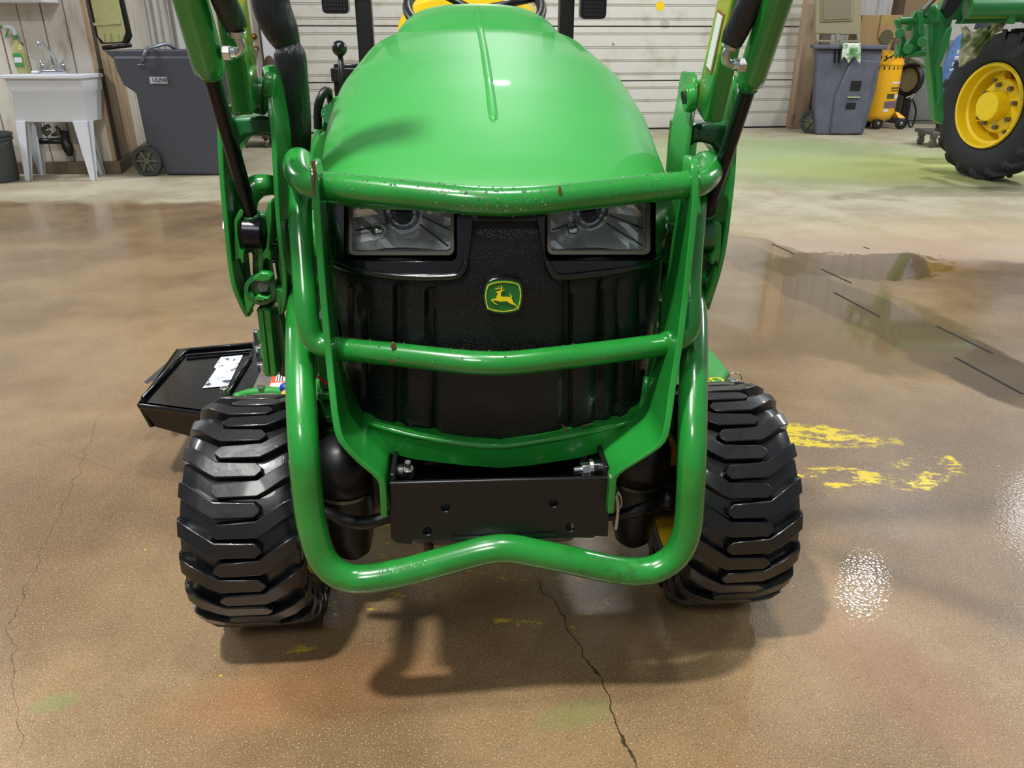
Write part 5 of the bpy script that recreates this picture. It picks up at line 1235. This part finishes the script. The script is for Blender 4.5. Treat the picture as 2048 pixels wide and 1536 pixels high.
mk('cross_tube', lp([(1384, 250), (1412, 246), (1462, 246), (1466, 300), (1452, 330), (1440, 310), (1424, 290), (1396, 284), (1378, 300)], .0, .07), M['dgreen'], brr, bev=.01, seg=3)
def castr(pts, Y, th, name='latch_casting', mat='green', holes=()): return mk(name, lp(pts, Y, th, None, holes), M[mat], brr, bev=.004, seg=3)
castr([(1396, 470), (1420, 440), (1444, 445), (1450, 480), (1446, 520), (1432, 570), (1420, 600), (1412, 606), (1400, 590)], -.03, .03, 'latch_casting', 'dgreen', [[(1400, 510), (1411, 510), (1411, 560), (1404, 580), (1399, 570)]])
castr([(1424, 440), (1440, 444), (1444, 452), (1443, 500), (1438, 528), (1432, 522), (1428, 530), (1421, 528), (1420, 512), (1428, 500), (1430, 470)], -.075, .035, 'link_arm')
castr([(1432, 530), (1436, 540), (1426, 590), (1414, 612), (1408, 600), (1420, 575)], -.07, .02, 'web')
mk('rod_eye', cyl(L(1388, 470, -.06), L(1424, 468, -.06), .026, 24), M['dgreen'], brr, bev=.003)
mk('bolt', cyl(L(1400, 548, -.06), L(1404, 560, -.07), .010, 6), M['green'], brr)
# loader mast brackets either side of the grille
mb = mk('mast_bracket', lp([(556, 470), (563, 440), (572, 432), (590, 442), (592, 540), (576, 526), (562, 510)], -.02, .05), M['green'], tr, bev=.004)
mk('bolt', cyl(L(578, 455, -.03), L(590, 456, -.03), .011, 6), M['bolt'], mb)
mb2 = mk('mast_bracket', lp([(1322, 480), (1322, 442), (1336, 434), (1348, 438), (1357, 450), (1356, 520), (1340, 530), (1322, 515)], .0, .05), M['green'], tr, bev=.004)
mk('bolt', cyl(L(1336, 458, -.0), L(1324, 462, -.02), .013, 6), M['bolt'], mb2, bev=.001)
mk('mast_brace', tube(path([(1318, 520, .05), (1334, 560, .05), (1352, 600, .05)]), .022, 16), M['dgreen'], tr, smooth=True)
mk('mast_post', box(L(556, 400, .15).x, L(582, 400, .15).x, .15, .25, .42, 1.0), M['blackm'], tr, bev=.006)
mk('mast_post', box(L(1352, 400, .15).x, L(1385, 400, .15).x, .15, .25, .42, .95), M['green'], tr, bev=.006)
mk('mast_foot', lp([(628, 640), (668, 640), (690, 640), (688, 780), (640, 780)], .12, .08), M['green'], tr, bev=.004)
mk('mast_foot', lp([(1296, 690), (1346, 690), (1350, 745), (1290, 750)], .12, .08), M['green'], tr, bev=.004)
mk('side_step', lp([(1300, 655), (1330, 660), (1336, 670), (1296, 672)], .10, .06), simple('grey_green_tube', (86, 112, 80), .4), tr, bev=.006)
mk('r_pin', join(tube(path([(1312, 610, .1), (1330, 600, .1), (1334, 612, .1), (1318, 622, .1), (1312, 610, .1)]), .0022, 6, 3), tube(path([(1324, 590, .1), (1332, 600, .1), (1326, 616, .1)]), .003, 6, 3)), M['bolt'], tr, smooth=True)
mk('pin_post', cyl(L(1326, 600, .1), L(1326, 670, .1), .009, 12), M['green'], tr)
# mast hose plate / engine side cast parts seen beside the plates, low down
sd_ = mk('side_frame', lp([(632, 770), (662, 770), (668, 830), (672, 900), (676, 920), (636, 920)], .14, .10), M['green'], tr, bev=.008)
for (y0, y1) in ((786, 800), (832, 846), (860, 872), (906, 914)): mk('frame_rib', lp([(634, y0), (672, y0+1), (672, y1), (634, y1-1)], .115, .03), M['green'], sd_, bev=.004)
mk('cable', tube(path([(634, 752, .1), (650, 764, .1), (664, 776, .1)]), .003, 8, 3), M['red'], tr, smooth=True)
mk('marker_knob', xf(sphere((0, 0, 0), .012, 14, 10, 1.6), Matrix.Translation(L(682, 764, -.09))), M['red'], tr, smooth=True)
mk('side_intake', lp([(661, 618), (668, 622), (682, 655), (684, 690), (676, 680), (662, 645)], -.11, .03), M['blackp'], tr, bev=.004)
# ---- bucket cylinders
CA = 63
def ram(px, py, Y, qx, qy, r_r, r_b):
    p = L(px, py, Y); best = min((abs(L(qx, qy, Y-.001*k).x-p.x), k) for k in range(0, 300))[1]
    q_ = L(qx, qy, Y-.001*best); u = (q_-p).normalized()
    c = mk('hydraulic_cylinder', lathe([(0, 0), (r_r+.003, .0), (r_b-.008, .002), (r_b-.001, .010), (r_b, .022), (r_b, .5), (0, .5)], q_, u, 32), M['green'], tr, smooth=True, auto=40)
    mk('piston_rod', cyl(p-u*.0, q_+u*.004, r_r, 24), M['rod'], c, smooth=True, auto=40)
    mk('rod_collar', cyl(p-u*.02, p+u*.016, r_r*1.28, 24), M['dgreen'], c, bev=.003)
    return c, p, q_, u
cL, pL_, qL, u = ram(505, 442, -.055, 424, 154, .0118, .0225)
qL_u = u
cR, pR_, qR, u = ram(1410, 438, -.055, 1496, 176, .0118, .0205)
def fitting(par, c0, s, body_c, pts, hose):
    # hex fitting + bent steel pipe + crimp collar + sleeved hose
    f_ = mk('hydraulic_fitting', cyl(c0, c0+V3((s*.011, -.0, -.0)), .0108, 6), M['bolt'], par, bev=.001)
    mk('fitting_collar', cyl(c0+V3((s*.010, 0, 0)), c0+V3((s*.018, 0, .001)), .008, 16), M['chrome'], par, bev=.001)
    mk('bent_pipe', tube(pts, .0062, 12, 4), M['bolt'], par, smooth=True)
    mk('hose_ferrule', cyl(pts[-1], pts[-1]+(hose[0]-pts[-1])*1.0, .0120, 20), M['bolt'], par, bev=.001)
    mk('hydraulic_hose', tube(hose, [.0145]+[.0165]*(len(hose)-1), 16, 4), M['sleeve'], par, smooth=True)
YF = (qL+qL_u*.045).y-.0
cfl = L(446, 106, YF)
fitting(cL, cfl, 1, qL, [cfl+V3((.016, 0, 0)), L(476, 106, YF), L(484, 96, YF-.003), L(480, 82, YF-.005), L(475, 74, YF-.006)], [L(474, 60, YF-.008), L(468, 45, YF-.01), L(459, 24, YF-.02), L(448, 0, YF-.03), L(432, -50, YF-.04), L(425, -120, YF-.05)])
YF = (qR+u*.045).y-.0
cfr = L(1491, 130, YF)
fitting(cR, cfr, -1, qR, [cfr+V3((-.016, 0, 0)), L(1462, 130, YF), L(1452, 122, YF-.003), L(1452, 108, YF-.005), L(1457, 97, YF-.006)], [L(1462, 88, YF-.008), L(1470, 68, YF-.012), L(1484, 40, YF-.02), L(1502, 0, YF-.03), L(1530, -60, YF-.04), L(1570, -140, YF-.05)])
# ---- black woven sleeve with the loader hoses at the left
hs = [(536, -60, .10), (541, 0, .10), (548, 28, .10), (562, 60, .10), (573, 84, .10), (576, 92, .10), (580, 112, .10), (585, 160, .10), (589, 220, .11), (588, 280, .12), (584, 330, .13), (580, 400, .14), (576, 470, .15)]
mk('hose_sleeve', tube(path(hs), [.030, .031, .031, .029, .024, .0215, .027, .0265, .028, .030, .029, .028, .026], 26, 5), M['sleeve'], tr, smooth=True)
# ---- mower deck
dkm = mk('mower_deck', panel([(-.62, .62), (-.58, .52), (-.3, .46), (.3, .46), (.62, .50), (.70, .62), (.70, 1.0), (.5, 1.15), (-.5, 1.15), (-.62, 1.0)], lambda x, y: V3((x, y, .235)), lambda x, y: V3((x, y, .10))), M['hood'], tr, bev=.02, seg=3)
zc = .235
ch = [(360, 700), (515, 683), (526, 740), (500, 775), (440, 800), (290, 806), (276, 800)]
chute = mk('discharge_chute', panel([(352, 697), (518, 681), (530, 742), (500, 800), (440, 830), (272, 808)], lambda x, y: Lz(x, y, .24), lambda x, y: Lz(x, y, .24)-V3((0, 0, .015))), M['blackp'], tr, bev=.006, seg=3)
A, B_, C_ = Lz(352, 697, .24), Lz(272, 808, .24), Lz(440, 830, .24)
mk('chute_skirt', hexa([B_+V3((.02, .01, -.07)), C_+V3((0, .0, -.09)), C_+V3((0, .02, -.09)), B_+V3((.02, .03, -.07))], [B_, C_, C_+V3((0, .02, 0)), B_+V3((0, .02, 0))]), M['blackp'], chute, bev=.004)
mk('chute_skirt', hexa([A+V3((.02, 0, -.06)), B_+V3((.02, 0, -.07)), B_+V3((.03, 0, -.07)), A+V3((.03, 0, -.06))], [A, B_, B_+V3((.012, 0, 0)), A+V3((.012, 0, 0))]), M['blackp'], chute, bev=.003)
mk('chute_wing', panel([(340, 716), (330, 728), (288, 764), (294, 768), (318, 755), (344, 722)], lambda x, y: Lz(x, y, .215), lambda x, y: Lz(x, y, .205)), simple('dark_grey_plastic', (52, 54, 56), .5), chute, bev=.002)
mk('chute_rim', tube([Lz(x, y, .246) for x, y in ((286, 796), (368, 706), (380, 700), (505, 690))], .006, 8, 0), M['blackp'], chute, smooth=True)
mk('chute_rim', tube([Lz(x, y, .246) for x, y in ((372, 712), (505, 700), (500, 716), (458, 784))], .005, 8, 0), M['blackp'], chute, smooth=True)
def smudge():
    t = NT('worn_pictogram_label'); n = t.noise(38, 4, .7); t.set(Base_Color=t.mix(t.ramp(n, .55, .60), lin((206, 212, 222)), lin((60, 66, 84))), Roughness=.4); return t.m
mk('warning_label', panel([(405, 776), (432, 738), (428, 734), (442, 714), (486, 710), (456, 772)], lambda x, y: Lz(x, y, .2420), lambda x, y: Lz(x, y, .2402)), smudge(), chute)
for (x, y) in ((450, 783), (513, 668), (519, 700), (523, 734)):
    p = Lz(x, y, .262); mk('spacer', cyl(p-V3((0, 0, .03)), p+V3((0, 0, .012)), .0115, 16), M['bolt'], chute, bev=.002)
dp = mk('hinge_plate', panel([(520, 745), (560, 742), (600, 800), (540, 800), (500, 790)], lambda x, y: Lz(x, y, .250), lambda x, y: Lz(x, y, .238)), simple('speckled_grey_plate', (128, 122, 114), .4, .3, var=.5, nscale=90), tr, bev=.002)
wlb = mk('warning_decal', panel([(536, 778), (545, 752), (578, 746), (586, 786)], lambda x, y: Lz(x, y, .254), lambda x, y: Lz(x, y, .250)), M['orange'], dp)
mk('decal_panel', panel([(538, 779), (542, 766), (572, 764), (574, 780)], lambda x, y: Lz(x, y, .2548), lambda x, y: Lz(x, y, .2535)), M['label'], wlb)
mk('decal_panel', panel([(550, 763), (554, 750), (572, 748), (570, 762)], lambda x, y: Lz(x, y, .2548), lambda x, y: Lz(x, y, .2535)), M['label'], wlb)
mk('decal_text', join(*[panel([(553+k*5, 762), (555+k*5, 751), (557+k*5, 751), (555+k*5, 762)], lambda x, y: Lz(x, y, .2552), lambda x, y: Lz(x, y, .2545)) for k in range(3)]), M['slot'], wlb)
mk('lift_knob', sphere(Lz(571, 776, .28), .015, 14, 10), M['blue'], dp, smooth=True)
mk('lift_knob', sphere(Lz(573, 790, .27), .014, 14, 10), simple('amber_knob', (230, 160, 40), .4), dp, smooth=True)
mk('deck_bolt', cyl(Lz(522, 778, .26), Lz(522, 770, .27), .010, 6), M['bolt'], dp)
mk('deck_edge', tube([Lz(x, y, .25) for x, y in ((470, 796), (500, 786), (540, 782), (580, 786), (640, 790))], .012, 10, 3), M['hood'], dkm, smooth=True)
# right end of the deck, lettering and pin
mk('deck_cover', panel([(1380, 700), (1412, 728), (1440, 765), (1445, 800), (1380, 800)], lambda x, y: Lz(x, y, .262), lambda x, y: Lz(x, y, .20)), M['hood'], dkm, bev=.006)
tm = text_mesh('60D', .055, .0008, Matrix.Identity(4))
p0 = Lz(1418, 764, .2635); ex = (Lz(1430, 762, .2635)-p0).normalized(); ey = V3((0, 0, 1)).cross(ex)
MM = Matrix((ex, ey, V3((0, 0, 1)))).transposed().to_4x4(); MM.translation = p0
mk('deck_lettering', xf(tm, MM), ydr, dkm)
pz = Lz(1464, 766, .27)
pn = mk('hitch_pin', cyl(pz-V3((0, 0, .06)), pz+V3((0, 0, .012)), .014, 18), M['bolt'], dkm, bev=.002)
mk('pin_bracket', box(pz.x-.08, pz.x+.03, pz.y-.02, pz.y+.06, .20, .225), M['hood'], dkm, bev=.004)
mk('pin_ring', lathe([(.020+.0018*math.cos(a), .0018*math.sin(a)) for a in [2*math.pi*k/6 for k in range(6)]], pz+V3((.004, 0, .012)), (.3, -1, .2), 24, closed=True), M['bolt'], pn, smooth=True) if False else mk('pin_ring', tube([pz+V3((.02*math.cos(a), -.012, .014+.02*math.sin(a))) for a in [2*math.pi*k/20 for k in range(20)]], .0018, 6, 0), M['bolt'], tr, smooth=True)
# ---- water drops beading on the top bar and hoop
drops = []; rs = random.Random(11)
topbar = path([(640, 372, -.18), (700, 377, -.20), (800, 387, -.225), (900, 397, -.245), (960, 402, -.252), (1020, 403, -.252), (1100, 398, -.245), (1200, 388, -.225), (1300, 377, -.20), (1388, 368, -.18)])
midbar = path([(656, 697, -.20), (700, 700, -.215), (800, 710, -.24), (900, 721, -.265), (960, 726, -.275), (1020, 726, -.275), (1100, 718, -.265), (1200, 706, -.24), (1300, 693, -.215), (1352, 686, -.20)])
for pts, rad, N, bias in ((topbar, TR, 520, 1.7), (midbar, .0185, 160, 2.2)):
    pth = smooth_path(pts, 4)
    for _ in range(N):
        t_ = (rs.random()**bias)*(len(pth)-2) if rs.random() < .8 else rs.random()*(len(pth)-2)
        i = int(t_); c = pth[i].lerp(pth[i+1], t_-i); a = R(rs.uniform(-35, 120)); n = V3((0, -math.cos(a), math.sin(a)))
        if rs.random() < .08: n = V3((0, -.3, -.95)).normalized()
        r = rs.choice((.0007, .0009, .0011, .0016, .0024)); 
        drops.append(xf(lathe([(0, -.2), (.9, 0), (.7, .45), (0, .75)], (0, 0, 0), (0, 0, 1), 7), Matrix.Translation(c+n*rad) @ n.to_track_quat('Z', 'Y').to_matrix().to_4x4() @ Matrix.Scale(r, 4)))
wm = NT('water'); wm.set(Base_Color=(.92, 1, .94, 1), Roughness=.02, Transmission_Weight=.95, IOR=1.33)
tag(mk('water_drops', join(*drops), wm.m, gd, smooth=True), kind='stuff')
# chips of bare rusty metal on the guard
rust = simple('rust', (112, 58, 42), .7)
for (x, y, Y, w, h, rad) in ((1120, 381, -.2625, 3, 9, 0), (1376, 382, -.2, 3, 4, 0), (786, 692, -.253, 5, 6, 0), (784, 722, -.256, 5, 5, 0), (1028, 738, -.290, 20, 4, 0)):
    pts = [(x+w*math.cos(k*.7)*(1+.25*math.sin(k*2.3)), y+h*math.sin(k*.7)) for k in range(9)]
    mk('rust_chip', lp(pts, Y, .006), rust, gd)
mk('rust_chip', lp([(622, 322), (629, 322), (631, 345), (627, 370), (631, 392), (627, 392), (623, 365), (626, 345)], -.2262, .004), rust, gd)
wr_m = simple('brown_root', (110, 66, 48), .8)
for w_ in ([(1122, 842), (1128, 856), (1122, 866)], [(1128, 846), (1127, 862), (1133, 868)], [(1162, 846), (1172, 840), (1182, 836)]):
    mk('root_wisp', tube([G0(x, y, -.012-.004*i) for i, (x, y) in enumerate(w_)], .0012, 5, 2), wr_m, tr)
bpy.context.view_layer.update()
